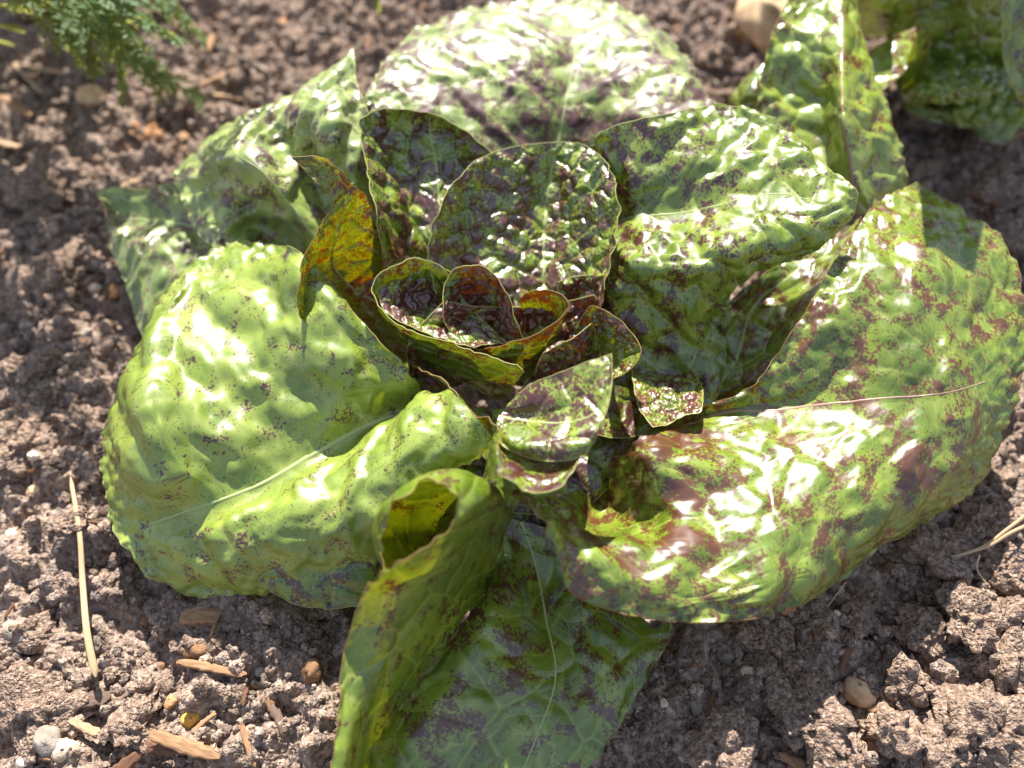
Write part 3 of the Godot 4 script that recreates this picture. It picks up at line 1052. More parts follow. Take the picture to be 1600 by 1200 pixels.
func leaf_tables() -> void:
	table("leaf", "large pale green left leaf with few dark flecks and a broad folded lobe", 8, 3, {"seed": 11, "bump": 0.004, "fold": 0.12, "quilt": 0.22, "rough": 0.4, "gap": 2.5, "blotch": 0.36, "speck": 0.45, "cell": 2.6, "amp": 0.03, "rib": 1.8, "proud": 0.036, "pale": 0.8, "nu": 150, "nv": 150, "hollow": 0.5}, [
		-3.22, 4.50, -0.11, -3.15, 4.00, -0.05, -2.96, 3.50, 0.15, -2.43, 3.10, 0.43, -2.03, 5.60, 1.06, -1.25, 6.40, 2.42, -0.67, 6.20, 3.08, -0.42, 6.00, 3.23,
		-4.46, 5.40, -1.04, -4.26, 5.00, -0.54, -4.08, 4.10, -0.11, -3.86, 3.20, 0.43, -3.41, 4.50, 0.85, -2.77, 5.50, 2.40, -2.25, 5.20, 3.41, -1.92, 4.20, 3.45,
		-7.03, 6.30, -3.84, -6.29, 6.40, -1.87, -5.63, 5.40, -0.01, -5.59, 3.40, 1.48, -4.99, 4.00, 2.30, -4.27, 4.70, 3.48, -3.76, 4.20, 4.44, -3.62, 2.40, 4.96,
		-8.68, 5.00, -5.56, -8.89, 5.20, -3.10, -8.29, 4.70, 0.03, -7.38, 3.30, 2.64, -6.50, 3.80, 3.81, -5.76, 3.80, 4.90, -5.46, 2.80, 5.55, -5.39, 1.80, 5.86,
		-10.52, 4.20, -6.45, -11.45, 4.70, -2.93, -10.22, 4.60, 1.21, -8.97, 3.10, 3.47, -8.31, 3.40, 4.51, -7.89, 2.90, 5.38, -7.75, 1.90, 5.85, -7.80, 0.90, 6.03,
		-12.30, 4.10, -4.96, -12.45, 4.90, -0.61, -11.51, 4.90, 2.57, -10.67, 2.70, 3.97, -10.32, 2.60, 4.82, -10.21, 1.90, 5.42, -10.38, 1.10, 5.77, -10.56, 0.50, 6.02,
		-14.55, 1.60, -2.60, -14.80, 1.40, 0.48, -14.19, 1.40, 2.52, -13.42, 1.30, 4.15, -12.90, 1.10, 4.81, -12.34, 0.80, 5.28, -11.82, 0.60, 5.59, -11.18, 0.50, 5.89])
	table("leaf", "large right leaf with brown blotches and a long pinkish midrib", 9, 3, {"seed": 23, "rib": 0.9, "proud": 0.022, "patches": [[2.2, 2.3, 1.7], [4.2, 4.6, 0.9], [10.6, 1.6, 1.0], [7.0, -3.6, 0.8], [5.0, 6.8, 1.0]], "bump": 0.012, "fold": 0.16, "quilt": 0.16, "gap": 2.4, "blotch": 0.475, "speck": 0.52, "cell": 1.8, "amp": 0.05, "grad": 0.06, "spot": 1.0, "nu": 150, "nv": 170, "brown": 1}, [
		5.97, 3.60, 0.60, 5.88, 3.50, 0.62, 5.71, 3.40, 0.68, 5.43, 3.40, 0.91, 4.72, 4.60, 1.98, 3.81, 4.20, 2.41, 2.90, 1.50, 2.33, 0.99, 4.40, 4.21, -0.27, 7.00, 5.10,
		7.64, 4.50, 0.45, 7.45, 4.30, 0.58, 7.29, 4.00, 0.67, 7.09, 3.80, 0.85, 5.90, 4.20, 2.18, 4.39, 5.00, 3.30, 3.43, 2.00, 3.76, 2.01, 4.60, 5.50, 0.87, 6.80, 6.19,
		8.70, 5.10, -0.47, 8.81, 4.80, -0.04, 8.89, 4.40, 0.46, 8.91, 4.20, 0.89, 7.80, 4.30, 2.47, 6.26, 4.70, 4.24, 4.76, 4.60, 5.67, 2.94, 5.20, 6.41, 1.30, 6.10, 6.90,
		9.78, 6.10, -1.89, 9.99, 6.00, -0.86, 10.46, 5.20, 0.11, 10.59, 4.80, 1.09, 9.41, 4.80, 2.97, 8.04, 4.90, 4.97, 6.51, 4.80, 6.45, 4.74, 4.80, 7.41, 1.81, 4.90, 7.57,
		11.04, 6.50, -3.72, 11.49, 6.60, -1.97, 12.10, 5.80, -0.24, 12.25, 5.30, 1.20, 11.32, 5.10, 2.91, 10.00, 4.90, 4.77, 8.43, 4.70, 6.31, 6.79, 4.60, 7.43, 4.37, 4.40, 8.11,
		13.09, 6.20, -6.50, 13.67, 6.80, -3.45, 14.09, 6.10, -0.79, 14.03, 5.50, 1.11, 13.42, 5.00, 2.62, 12.45, 4.50, 4.04, 11.15, 4.00, 5.31, 9.59, 3.80, 6.56, 7.42, 4.00, 7.83,
		15.11, 5.60, -8.08, 17.50, 5.60, -5.36, 17.70, 5.00, -2.42, 17.10, 4.60, -0.30, 16.37, 3.90, 1.40, 15.79, 3.00, 2.67, 14.46, 2.30, 3.74, 12.88, 2.30, 4.51, 10.06, 3.00, 6.47])
	table("leaf", "broad glossy leaf reclining at the back with silvery sheen", 7, 3, {"seed": 31, "spec": 0.55, "grey": 0.3, "bump": 0.01, "fold": 0.16, "quilt": 0.16, "gap": 1.9, "blotch": 0.51, "speck": 0.48, "cell": 1.8, "amp": 0.05, "grad": 0.12, "rough": 0.5, "back": 0.8, "nu": 120, "nv": 140, "pale": 0.6}, [
		-1.00, 5.00, -9.83, 0.00, 4.80, -10.41, 1.30, 4.50, -11.30, 1.88, 4.40, -11.64, 2.61, 4.50, -11.76, 4.10, 5.00, -11.30, 5.77, 5.50, -10.73,
		-5.62, 6.30, -10.78, -3.00, 6.10, -11.32, 0.00, 5.80, -12.25, 2.15, 5.30, -13.06, 3.85, 5.70, -12.37, 5.75, 6.00, -11.25, 7.83, 6.00, -10.88,
		-5.68, 6.60, -11.45, -3.55, 6.60, -12.99, -0.51, 6.40, -13.65, 2.45, 5.90, -14.51, 4.67, 6.20, -13.91, 6.63, 6.30, -12.98, 8.06, 5.90, -11.94,
		-5.33, 6.30, -13.86, -3.17, 6.50, -15.58, -0.27, 6.40, -16.15, 2.72, 6.00, -16.72, 4.82, 6.30, -16.08, 6.59, 6.20, -14.94, 7.77, 5.70, -13.43,
		-4.34, 5.40, -17.68, -2.12, 5.70, -18.71, 0.00, 5.80, -19.31, 2.58, 5.70, -19.85, 4.67, 5.70, -18.99, 6.16, 5.50, -17.90, 7.46, 5.20, -16.01])
	table("leaf", "blistered leaf at right rear with wavy lower fold and bright rim", 7, 2, {"seed": 47, "rib": 0.4, "quilt": 0.18, "gap": 1.7, "blotch": 0.47, "speck": 0.52, "bump": 0.012, "fold": 0.15, "cell": 1.5, "amp": 0.075, "grad": 0.16, "spot": 1.0, "nu": 140, "nv": 140, "pale": 0.3}, [
		2.68, 7.00, -8.66, 2.94, 6.00, -7.57, 3.19, 5.00, -6.29, 3.21, 5.60, -3.49, 3.59, 4.50, -2.52, 4.31, 3.50, -1.58, 5.07, 2.90, 0.90,
		3.62, 8.00, -8.45, 3.98, 7.00, -7.18, 4.23, 6.00, -5.97, 4.09, 6.50, -3.38, 4.60, 5.40, -2.66, 5.44, 3.50, -1.58, 6.12, 2.80, 0.50,
		5.39, 8.40, -8.62, 5.84, 7.50, -7.28, 6.05, 6.60, -5.70, 5.68, 7.10, -3.13, 6.01, 6.00, -2.46, 6.62, 4.00, -1.78, 6.96, 3.00, 0.03,
		7.15, 8.00, -9.55, 7.61, 7.70, -7.38, 7.64, 7.40, -5.51, 7.08, 7.50, -3.16, 7.00, 6.60, -2.73, 7.25, 5.00, -2.70, 7.54, 3.60, -1.51,
		8.48, 8.20, -9.13, 9.05, 8.00, -7.05, 9.04, 7.80, -5.41, 8.66, 7.50, -3.95, 8.26, 7.00, -3.27, 7.76, 6.20, -2.99, 7.31, 5.20, -2.96,
		9.63, 8.20, -7.92, 10.26, 8.20, -6.21, 10.18, 8.00, -4.91, 9.94, 7.60, -4.14, 9.58, 7.10, -3.75, 9.10, 6.50, -3.52, 8.33, 5.90, -3.44,
		10.67, 8.10, -6.25, 11.21, 8.20, -5.36, 11.42, 8.10, -5.02, 11.43, 7.90, -4.66, 11.33, 7.50, -4.47, 10.86, 7.00, -4.13, 10.10, 6.50, -3.86])
	table("leaf", "upright leaf behind at right folded along its midrib", 6, 3, {"seed": 53, "rib": 0.4, "quilt": 0.15, "gap": 2.0, "blotch": 0.41, "speck": 0.3, "cell": 1.6, "amp": 0.08, "nu": 110, "nv": 100, "brown": 0.85, "pale": 0.9}, [
		9.51, 4.00, -8.23, 10.76, 4.00, -8.23, 12.23, 4.00, -8.06, 13.20, 4.60, -7.48, 14.29, 4.20, -8.11, 15.45, 3.80, -8.85,
		9.39, 5.16, -10.56, 10.86, 5.09, -10.46, 12.27, 5.29, -10.23, 12.47, 6.49, -8.90, 13.84, 5.79, -9.68, 15.38, 5.02, -9.56,
		9.72, 6.27, -12.24, 10.95, 6.07, -12.49, 12.24, 6.27, -12.24, 12.20, 7.52, -10.32, 13.46, 6.82, -11.18, 14.77, 6.08, -11.64,
		10.19, 7.45, -14.15, 11.15, 7.29, -14.05, 12.05, 7.49, -13.77, 12.74, 8.04, -13.39, 13.50, 7.49, -13.77, 14.15, 6.95, -14.03,
		11.27, 8.10, -16.29, 11.86, 8.10, -16.42, 12.68, 8.10, -16.64, 13.18, 8.40, -16.39, 13.56, 8.00, -16.36, 14.11, 7.62, -16.78])
	table("leaf", "small low leaf beside the upright leaf at right rear", 3, -1, {"seed": 59, "blotch": 0.4, "speck": 0.4, "cell": 1.2, "amp": 0.1, "nu": 40, "nv": 40}, [
		10.75, 4.00, -13.64, 10.83, 4.50, -14.05, 11.08, 4.80, -14.71,
		9.84, 4.00, -13.93, 10.15, 4.80, -14.50, 10.97, 5.00, -16.02,
		9.46, 3.60, -14.95, 9.60, 4.00, -15.18, 10.16, 4.40, -15.77])
	table("leaf", "long ridged leaf at left rear ending in a narrow tip", 6, 3, {"seed": 61, "grey": 0.25, "bump": 0.006, "rib": 0.4, "quilt": 0.3, "gap": 2.0, "blotch": 0.43, "speck": 0.42, "cell": 1.8, "amp": 0.05, "nu": 120, "nv": 120, "pale": 0.7, "rough": 0.4, "back": 0.8}, [
		-4.86, 4.50, -7.25, -5.36, 4.20, -6.87, -6.19, 3.40, -6.62, -6.78, 3.70, -5.71, -7.67, 3.00, -5.99, -8.64, 3.00, -5.83,
		-5.03, 6.00, -9.27, -5.97, 6.50, -8.04, -7.40, 4.90, -8.71, -8.06, 5.30, -6.96, -9.30, 3.50, -7.69, -9.98, 3.50, -6.53,
		-5.42, 7.00, -10.52, -6.69, 7.70, -9.05, -8.56, 5.90, -9.73, -9.03, 6.60, -7.60, -10.52, 4.40, -8.18, -11.30, 4.00, -6.40,
		-5.96, 7.20, -11.90, -6.97, 7.80, -10.61, -9.21, 6.10, -11.13, -10.38, 6.70, -8.83, -12.07, 4.40, -9.40, -12.58, 3.60, -7.93,
		-6.30, 7.20, -14.09, -6.82, 7.20, -13.05, -9.06, 5.80, -12.75, -10.91, 5.60, -11.84, -13.03, 4.20, -11.37, -13.88, 3.60, -10.71])
	table("leaf", "dull low outer leaf at far left with pointed corner", 4, 1, {"seed": 67, "grey": 0.25, "bump": 0.006, "quilt": 0.2, "gap": 1.8, "blotch": 0.45, "speck": 0.3, "cell": 1.8, "amp": 0.06, "nu": 90, "nv": 90, "brown": 0.3, "rough": 0.48}, [
		-11.57, 3.40, -9.00, -11.41, 3.00, -7.47, -11.58, 2.50, -6.25, -11.87, 2.00, -4.42,
		-13.53, 3.40, -10.40, -13.39, 2.50, -8.98, -13.14, 2.60, -6.66, -13.14, 1.60, -3.95,
		-15.40, 2.90, -10.55, -15.30, 2.30, -9.53, -14.68, 2.40, -7.33, -14.22, 1.20, -3.93,
		-16.81, 2.60, -11.01, -16.36, 2.10, -9.72, -15.36, 2.20, -7.51, -14.98, 1.20, -5.03,
		-17.75, 2.20, -11.11, -16.92, 2.40, -9.87, -16.74, 1.60, -8.57, -15.34, 1.60, -6.18])
	table("leaf", "dark glossy inner leaf with yellow rim at the upper left of the heart", 5, 2, {"seed": 71, "back": 0.45, "quilt": 0.12, "gap": 1.3, "blotch": 0.53, "speck": 0.58, "cell": 0.9, "amp": 0.14, "nu": 120, "nv": 110}, [
		-4.50, 5.40, -4.09, -3.49, 4.60, -4.78, -2.37, 4.20, -5.12, -1.18, 4.20, -5.12, 0.00, 4.40, -4.95,
		-4.55, 7.20, -4.81, -3.76, 5.40, -6.55, -2.59, 5.20, -6.42, -1.44, 5.00, -7.26, -0.24, 5.20, -8.06,
		-5.14, 7.60, -7.17, -4.39, 6.20, -8.36, -2.87, 6.00, -8.58, -1.56, 5.90, -8.68, -0.60, 6.00, -8.41,
		-5.33, 7.90, -8.14, -4.47, 7.20, -9.40, -3.10, 6.80, -9.69, -1.85, 6.60, -9.12, -0.76, 6.40, -8.48,
		-5.37, 8.20, -8.59, -4.58, 7.90, -9.53, -3.00, 7.50, -9.70, -1.69, 7.10, -9.23, -0.66, 6.70, -8.39])
	table("leaf", "dark heavily blistered leaf standing at the back of the heart", 7, 3, {"seed": 73, "back": 0.45, "quilt": 0.1, "gap": 1.1, "blotch": 0.53, "speck": 0.58, "cell": 0.7, "amp": 0.14, "grad": 0.08, "rib": 1.5, "brown": 0.25, "nu": 150, "nv": 140}, [
		-2.43, 5.00, -2.42, -1.36, 4.20, -2.61, 0.00, 3.80, -2.48, 1.16, 3.70, -2.99, 2.05, 4.10, -2.83, 2.65, 5.00, -2.36, 2.93, 5.80, -2.02,
		-2.90, 6.20, -3.98, -1.82, 5.20, -4.56, -0.23, 4.80, -4.61, 1.13, 4.50, -5.17, 2.19, 4.90, -4.82, 3.01, 5.60, -3.92, 3.38, 6.60, -3.63,
		-2.62, 7.00, -5.01, -1.71, 6.00, -5.81, -0.23, 5.60, -6.19, 1.18, 5.20, -6.74, 2.42, 5.80, -6.16, 3.25, 6.40, -5.43, 3.64, 7.20, -5.11,
		-2.07, 7.40, -6.12, -1.18, 6.80, -6.97, 0.00, 6.40, -7.48, 1.42, 6.00, -8.07, 2.54, 6.50, -7.38, 3.26, 7.00, -6.54, 3.55, 7.40, -6.37,
		-1.31, 7.40, -7.36, -0.51, 7.20, -8.07, 0.42, 7.00, -8.60, 1.70, 6.80, -8.99, 2.50, 7.00, -8.66, 3.03, 7.20, -7.97, 3.37, 7.40, -7.13])
	table("leaf", "yellow orange leaf glowing with sunlight at left of the heart", 5, 2, {"seed": 79, "red": 0.9, "rib": 0.5, "back": 1.1, "blotch": 0.42, "speck": 0.6, "cell": 0.8, "amp": 0.1, "nu": 120, "nv": 80, "yellow": 1}, [
		-3.54, 3.20, -0.51, -3.48, 2.60, -1.50, -3.21, 2.40, -2.63, -2.87, 2.60, -3.37, -2.63, 3.00, -3.96,
		-5.11, 5.00, -0.93, -5.01, 3.80, -2.34, -4.51, 3.20, -3.81, -3.94, 3.60, -4.70, -3.54, 4.40, -5.26,
		-6.70, 6.00, -1.15, -6.43, 4.80, -2.80, -5.82, 4.20, -4.21, -4.89, 4.60, -4.78, -4.11, 5.60, -4.57,
		-6.91, 7.00, -1.91, -6.76, 6.00, -3.29, -6.30, 5.50, -4.30, -5.45, 5.60, -4.96, -4.24, 6.40, -4.92,
		-6.47, 7.70, -3.48, -6.16, 7.40, -4.04, -5.84, 7.10, -4.61, -5.37, 7.00, -5.16, -4.78, 7.10, -5.27,
		-5.86, 8.20, -4.54, -5.66, 8.10, -4.87, -5.43, 8.00, -5.12, -5.19, 7.90, -5.37, -4.99, 7.80, -5.35,
		-6.38, 8.80, -4.91, -6.13, 8.80, -5.09, -5.88, 8.80, -5.26, -5.64, 8.70, -5.40, -5.39, 8.50, -5.28,
		-7.09, 9.30, -5.43, -6.80, 9.30, -5.46, -6.50, 9.30, -5.49, -6.21, 9.30, -5.49, -5.91, 9.20, -5.45])
	table("leaf", "cupped heart leaf showing its yellow green underside", 8, -1, {"seed": 83, "red": 0.4, "blotch": 0.43, "speck": 0.5, "cell": 0.6, "amp": 0.08, "nu": 70, "nv": 120, "yellow": 0.3}, [
		-1.27, 3.00, -1.93, -1.51, 3.00, -2.07, -1.75, 2.80, -2.07, -1.87, 2.60, -1.92, -1.51, 2.50, -1.43, -1.15, 2.50, -1.01, -0.69, 2.50, -0.60, -0.23, 2.60, -0.41,
		-1.93, 4.20, -2.75, -2.73, 4.40, -3.17, -3.65, 4.20, -3.04, -3.93, 3.80, -2.48, -3.37, 3.80, -1.51, -2.45, 3.70, -0.90, -1.22, 3.70, -0.50, 0.00, 3.80, -0.12,
		-2.00, 5.20, -3.10, -3.07, 5.50, -3.57, -4.16, 5.40, -3.23, -4.50, 5.10, -2.54, -3.82, 4.90, -1.62, -2.64, 4.80, -1.00, -1.22, 4.80, -0.47, 0.21, 4.60, 0.01,
		-2.05, 6.00, -3.44, -3.21, 6.40, -3.69, -4.25, 6.40, -3.12, -4.67, 6.20, -2.41, -4.00, 6.00, -1.41, -2.68, 5.80, -0.85, -1.21, 5.60, -0.41, 0.42, 5.40, 0.21])
	table("leaf", "small arched dark leaf inside the heart", 8, -1, {"seed": 89, "red": 0.5, "blotch": 0.64, "speck": 0.6, "cell": 0.45, "amp": 0.16, "nu": 70, "nv": 100}, [
		-1.44, 4.20, -1.50, -1.39, 4.10, -1.98, -1.25, 4.00, -2.34, -1.09, 4.00, -2.48, -0.79, 4.00, -2.48, -0.57, 4.00, -2.34, -0.34, 4.10, -1.98, -0.11, 4.10, -1.71,
		-1.93, 4.50, -1.91, -1.89, 4.80, -2.52, -1.74, 5.00, -3.07, -1.39, 5.00, -3.44, -0.90, 5.00, -3.38, -0.49, 4.80, -2.94, -0.18, 4.60, -2.25, 0.09, 4.40, -1.77,
		-2.07, 4.80, -1.42, -2.28, 5.60, -1.96, -2.23, 6.00, -3.01, -1.73, 6.40, -3.35, -0.82, 6.40, -3.26, -0.17, 6.00, -2.51, 0.17, 5.40, -1.70, 0.39, 4.90, -1.40])
	table("leaf", "tiny curled orange brown leaf in the middle of the heart", 8, -1, {"seed": 97, "red": 0.6, "blotch": 0.52, "speck": 0.6, "cell": 0.5, "amp": 0.07, "nu": 60, "nv": 110, "yellow": 0.8}, [
		0.58, 2.60, -1.30, 0.62, 2.60, -1.36, 0.74, 2.60, -1.42, 0.93, 2.60, -1.64, 1.05, 2.70, -1.99, 0.94, 2.80, -2.35, 0.82, 2.80, -2.64, 0.59, 2.80, -2.78,
		-0.34, 3.60, -1.18, 0.18, 3.80, -1.18, 0.84, 4.00, -1.29, 1.52, 4.20, -1.77, 1.62, 4.30, -2.25, 1.31, 4.30, -2.68, 0.86, 4.30, -2.82, 0.41, 4.20, -2.81,
		-1.20, 4.60, -1.14, -0.22, 5.00, -1.14, 0.86, 5.30, -1.35, 1.72, 5.60, -1.90, 1.91, 5.80, -2.29, 1.52, 5.80, -2.65, 0.76, 5.80, -2.84, 0.26, 5.50, -2.69])
	table("leaf", "small speckled leaf with purple flecks right of the heart", 7, -1, {"seed": 101, "red": 0.5, "blotch": 0.5, "speck": 0.6, "cell": 0.5, "amp": 0.14, "pale": 0.4, "nu": 60, "nv": 90, "yellow": 0.4}, [
		1.83, 3.00, -1.23, 1.95, 3.00, -1.51, 2.18, 3.00, -1.65, 2.41, 3.00, -1.65, 2.75, 3.00, -1.51, 2.97, 3.00, -1.23, 3.07, 3.00, -0.96,
		2.02, 4.00, -1.78, 2.35, 4.20, -2.05, 2.77, 4.40, -1.77, 3.19, 4.50, -1.42, 3.45, 4.50, -1.02, 3.39, 4.20, -0.70, 3.17, 4.00, -0.44,
		2.32, 4.80, -2.30, 2.70, 5.60, -2.28, 3.34, 5.80, -1.75, 3.91, 5.80, -1.01, 4.16, 5.80, -0.24, 3.93, 5.50, 0.18, 3.32, 5.00, 0.25])
	table("leaf", "spoon shaped sunlit leaf with maroon patch in front of the heart", 5, 2, {"seed": 103, "patches": [[1.3, -0.7, 0.75], [2.6, 0.5, 0.4]], "blotch": 0.53, "speck": 0.58, "cell": 1.0, "amp": 0.08, "nu": 90, "nv": 90, "pale": 0.25, "rib": 0.5, "brown": 0.25}, [
		0.00, 7.00, 2.34, -0.23, 6.90, 2.61, -0.38, 6.85, 2.84, -0.45, 6.90, 3.09, -0.43, 6.90, 3.43,
		0.57, 7.30, 1.97, 0.47, 7.10, 2.51, 0.38, 6.80, 2.88, 0.14, 7.30, 3.87, -0.18, 7.10, 4.00,
		1.31, 7.70, 1.87, 1.20, 7.50, 2.54, 1.11, 7.20, 3.22, 0.93, 7.50, 4.12, 0.68, 7.20, 4.43,
		2.13, 8.00, 1.69, 2.02, 7.80, 2.51, 1.90, 7.60, 3.35, 1.74, 7.70, 4.17, 1.56, 7.40, 4.55,
		2.68, 8.20, 1.61, 2.58, 8.10, 2.49, 2.48, 7.90, 3.22, 2.31, 7.80, 3.98, 2.06, 7.50, 4.39,
		2.87, 8.30, 1.59, 2.86, 8.10, 2.27, 2.74, 8.00, 2.96, 2.54, 7.80, 3.62, 2.28, 7.60, 4.12])
	table("leaf", "shaded small leaf under the spoon shaped leaf", 5, -1, {"seed": 107, "blotch": 0.58, "speck": 0.5, "cell": 0.9, "amp": 0.08, "nu": 50, "nv": 60}, [
		-0.36, 3.80, 0.97, 0.33, 3.50, 0.74, 0.98, 3.40, 0.73, 1.73, 3.50, 0.92, 2.44, 3.90, 1.28,
		-0.42, 6.30, 3.35, 0.10, 6.10, 3.24, 0.67, 5.90, 3.35, 1.43, 6.10, 3.46, 2.01, 6.50, 3.84,
		-0.50, 7.30, 4.42, 0.09, 6.90, 4.31, 0.73, 6.70, 4.37, 1.30, 6.90, 4.47, 1.88, 7.30, 4.44,
		-0.38, 7.90, 5.26, 0.26, 7.70, 5.54, 0.69, 7.60, 5.70, 1.17, 7.60, 5.55, 1.68, 7.50, 4.98])
	table("leaf", "dark shaded leaf between the heart and the right leaf", 4, -1, {"seed": 109, "blotch": 0.58, "speck": 0.5, "cell": 0.9, "amp": 0.08, "nu": 50, "nv": 50}, [
		2.61, 4.00, -0.18, 3.43, 3.60, -0.44, 4.25, 3.20, -0.43, 5.05, 3.00, -0.29,
		2.48, 3.80, 0.72, 3.38, 3.40, 0.61, 4.21, 3.00, 0.37, 4.92, 2.80, 0.24,
		2.54, 3.80, 1.61, 3.32, 3.40, 1.58, 4.14, 3.00, 1.31, 4.80, 2.80, 0.84])
	table("leaf", "narrow yellow green leaf edge rising between left leaf and heart", 3, -1, {"seed": 113, "blotch": 0.45, "speck": 0.5, "cell": 0.9, "amp": 0.05, "nu": 90, "nv": 30, "yellow": 0.6}, [
		-3.61, 4.80, -0.63, -3.51, 4.20, -0.83, -3.15, 3.40, -1.10,
		-2.27, 5.40, 0.54, -2.21, 4.40, 0.08, -2.00, 3.40, -0.25,
		-1.30, 5.60, 1.82, -1.29, 4.60, 1.40, -1.25, 3.60, 1.15,
		-0.53, 6.80, 2.99, -0.69, 5.60, 2.62, -0.91, 3.60, 1.89,
		-0.33, 8.40, 4.56, -0.52, 8.10, 4.55, -0.81, 6.20, 3.77,
		-0.22, 8.40, 5.52, -0.46, 8.10, 5.42, -0.74, 6.20, 4.64])
	table("leaf", "large front leaf spreading flat in shade", 6, 3, {"seed": 127, "rib": 0.6, "quilt": 0.08, "gap": 2.0, "blotch": 0.46, "speck": 0.36, "cell": 1.6, "amp": 0.05, "nu": 120, "nv": 110, "brown": 0.5, "scar": 1}, [
		-0.42, 2.40, 3.83, -0.21, 2.30, 3.90, 0.00, 2.20, 3.97, 0.32, 2.20, 4.09, 0.85, 2.20, 4.20, 1.47, 2.20, 4.43,
		-0.74, 1.55, 5.28, -0.32, 1.65, 5.32, 0.11, 1.45, 5.35, 0.85, 1.15, 5.35, 1.90, 1.35, 5.53, 2.97, 1.15, 5.57,
		-1.43, 1.55, 6.99, -0.70, 1.95, 7.13, 0.10, 1.55, 7.10, 1.14, 1.05, 6.94, 2.68, 1.25, 7.00, 4.40, 0.70, 6.97,
		-2.84, 1.55, 8.99, -1.73, 2.05, 9.11, -0.39, 1.75, 9.04, 1.40, 1.15, 8.79, 3.20, 1.15, 8.69, 5.26, 0.70, 7.14,
		-3.98, 1.55, 10.65, -2.59, 2.15, 10.77, -1.12, 1.95, 10.73, 0.86, 1.35, 10.43, 2.53, 1.15, 10.02, 4.09, 0.70, 9.01,
		-4.44, 1.35, 12.01, -3.25, 1.95, 12.26, -1.81, 1.75, 12.40, 0.00, 1.25, 12.33, 1.51, 0.95, 11.78, 3.07, 0.70, 10.49,
		-3.65, 0.95, 13.29, -2.86, 1.35, 13.64, -1.78, 1.35, 13.80, -0.54, 1.15, 13.63, 0.56, 0.75, 12.94, 2.00, 0.70, 11.66])
	table("leaf_curl", "bright curled side of the front leaf rolled into a loop", 3, -1, {"seed": 131, "blotch": 0.38, "speck": 0.42, "cell": 1.4, "amp": 0.06, "nu": 170, "nv": 60, "yellow": 0.6, "brown": 0.2}, [
		-4.28, 1.00, 13.29, -4.43, 2.20, 13.56, -4.56, 3.37, 13.66,
		-4.27, 1.30, 12.00, -4.41, 3.25, 12.12, -4.73, 3.71, 12.26,
		-3.95, 1.50, 10.64, -4.30, 3.60, 10.79, -4.74, 4.06, 10.80,
		-2.84, 1.60, 9.00, -3.65, 3.95, 9.06, -4.65, 4.53, 9.05,
		-1.43, 1.60, 7.01, -2.58, 5.33, 7.69, -4.00, 6.05, 7.97,
		-0.67, 1.50, 5.48, -1.68, 6.00, 7.01, -3.00, 8.10, 7.90,
		-0.25, 2.60, 4.93, -0.79, 5.80, 5.68, -2.10, 7.80, 7.23,
		-0.04, 2.60, 4.20, -0.39, 6.75, 5.24, -1.44, 8.00, 6.54,
		-0.10, 2.80, 3.90, -1.16, 7.15, 4.80, -1.60, 8.55, 5.96,
		-0.63, 2.80, 3.90, -2.14, 7.15, 4.86, -2.27, 8.35, 5.68,
		-1.14, 2.80, 4.13, -3.18, 6.75, 5.24, -2.99, 7.95, 6.08,
		-1.55, 2.80, 4.46, -3.85, 5.40, 5.81, -3.54, 6.80, 6.34,
		-1.85, 2.80, 4.80, -3.60, 4.80, 6.54, -3.58, 6.20, 6.87,
		-1.94, 2.80, 5.12, -2.96, 4.70, 6.89, -3.38, 6.10, 7.42])
	table("leaf", "dark lower leaf tucked under the left leaf", 3, -1, {"seed": 137, "blotch": 0.45, "speck": 0.4, "cell": 1.5, "amp": 0.08, "nu": 60, "nv": 50}, [
		-4.19, 2.40, 4.29, -3.38, 2.00, 4.57, -2.75, 1.60, 5.08,
		-5.75, 2.60, 5.04, -4.72, 2.20, 5.75, -3.91, 1.40, 6.31,
		-7.60, 2.20, 5.64, -6.59, 1.70, 6.31, -5.60, 1.20, 6.67,
		-8.17, 1.80, 5.92, -7.58, 1.40, 6.35, -6.75, 1.20, 6.61])
	table("leaf", "dim leaf filling the gap between the two right leaves", 4, 1, {"seed": 139, "blotch": 0.5, "speck": 0.4, "cell": 1.4, "amp": 0.1, "nu": 80, "nv": 60, "brown": 0.4}, [
		6.44, 2.60, -0.01, 6.81, 2.60, -0.27, 7.26, 2.80, -0.55, 7.78, 3.00, -0.56,
		7.34, 3.20, -1.79, 8.09, 3.00, -1.93, 8.62, 3.40, -1.51, 8.95, 4.60, -0.56,
		7.73, 3.60, -3.65, 8.88, 3.40, -3.95, 9.66, 4.00, -3.19, 10.05, 5.40, -2.25,
		9.18, 4.20, -4.81, 10.23, 4.20, -4.81, 10.99, 4.60, -4.48, 11.36, 5.80, -4.19,
		11.23, 4.60, -6.34, 11.80, 4.60, -6.18, 12.24, 4.80, -6.31, 12.83, 5.40, -6.71])
	table("leaf", "dark crumpled core of the heart", 6, -1, {"seed": 197, "red": 0.5, "blotch": 0.64, "speck": 0.6, "cell": 0.5, "amp": 0.24, "nu": 80, "nv": 110}, [
		-3.47, 2.20, -0.79, -1.41, 2.00, -1.47, -0.47, 2.00, -1.47, 0.71, 2.00, -1.47, 1.88, 2.00, -1.47, 3.04, 2.20, -1.34,
		-3.59, 3.50, -1.04, -1.48, 3.30, -1.72, -0.46, 3.10, -1.86, 0.69, 3.10, -1.86, 1.83, 3.30, -1.72, 3.18, 3.50, -1.72,
		-3.47, 4.90, -1.40, -1.45, 4.30, -2.11, -0.34, 4.10, -2.26, 0.79, 4.10, -2.26, 1.90, 4.30, -2.11, 3.23, 4.50, -2.24,
		-2.29, 5.50, -2.58, -1.33, 5.10, -2.68, -0.22, 4.90, -2.78, 0.89, 4.80, -2.86, 2.00, 5.10, -2.90, 2.85, 5.50, -2.86])
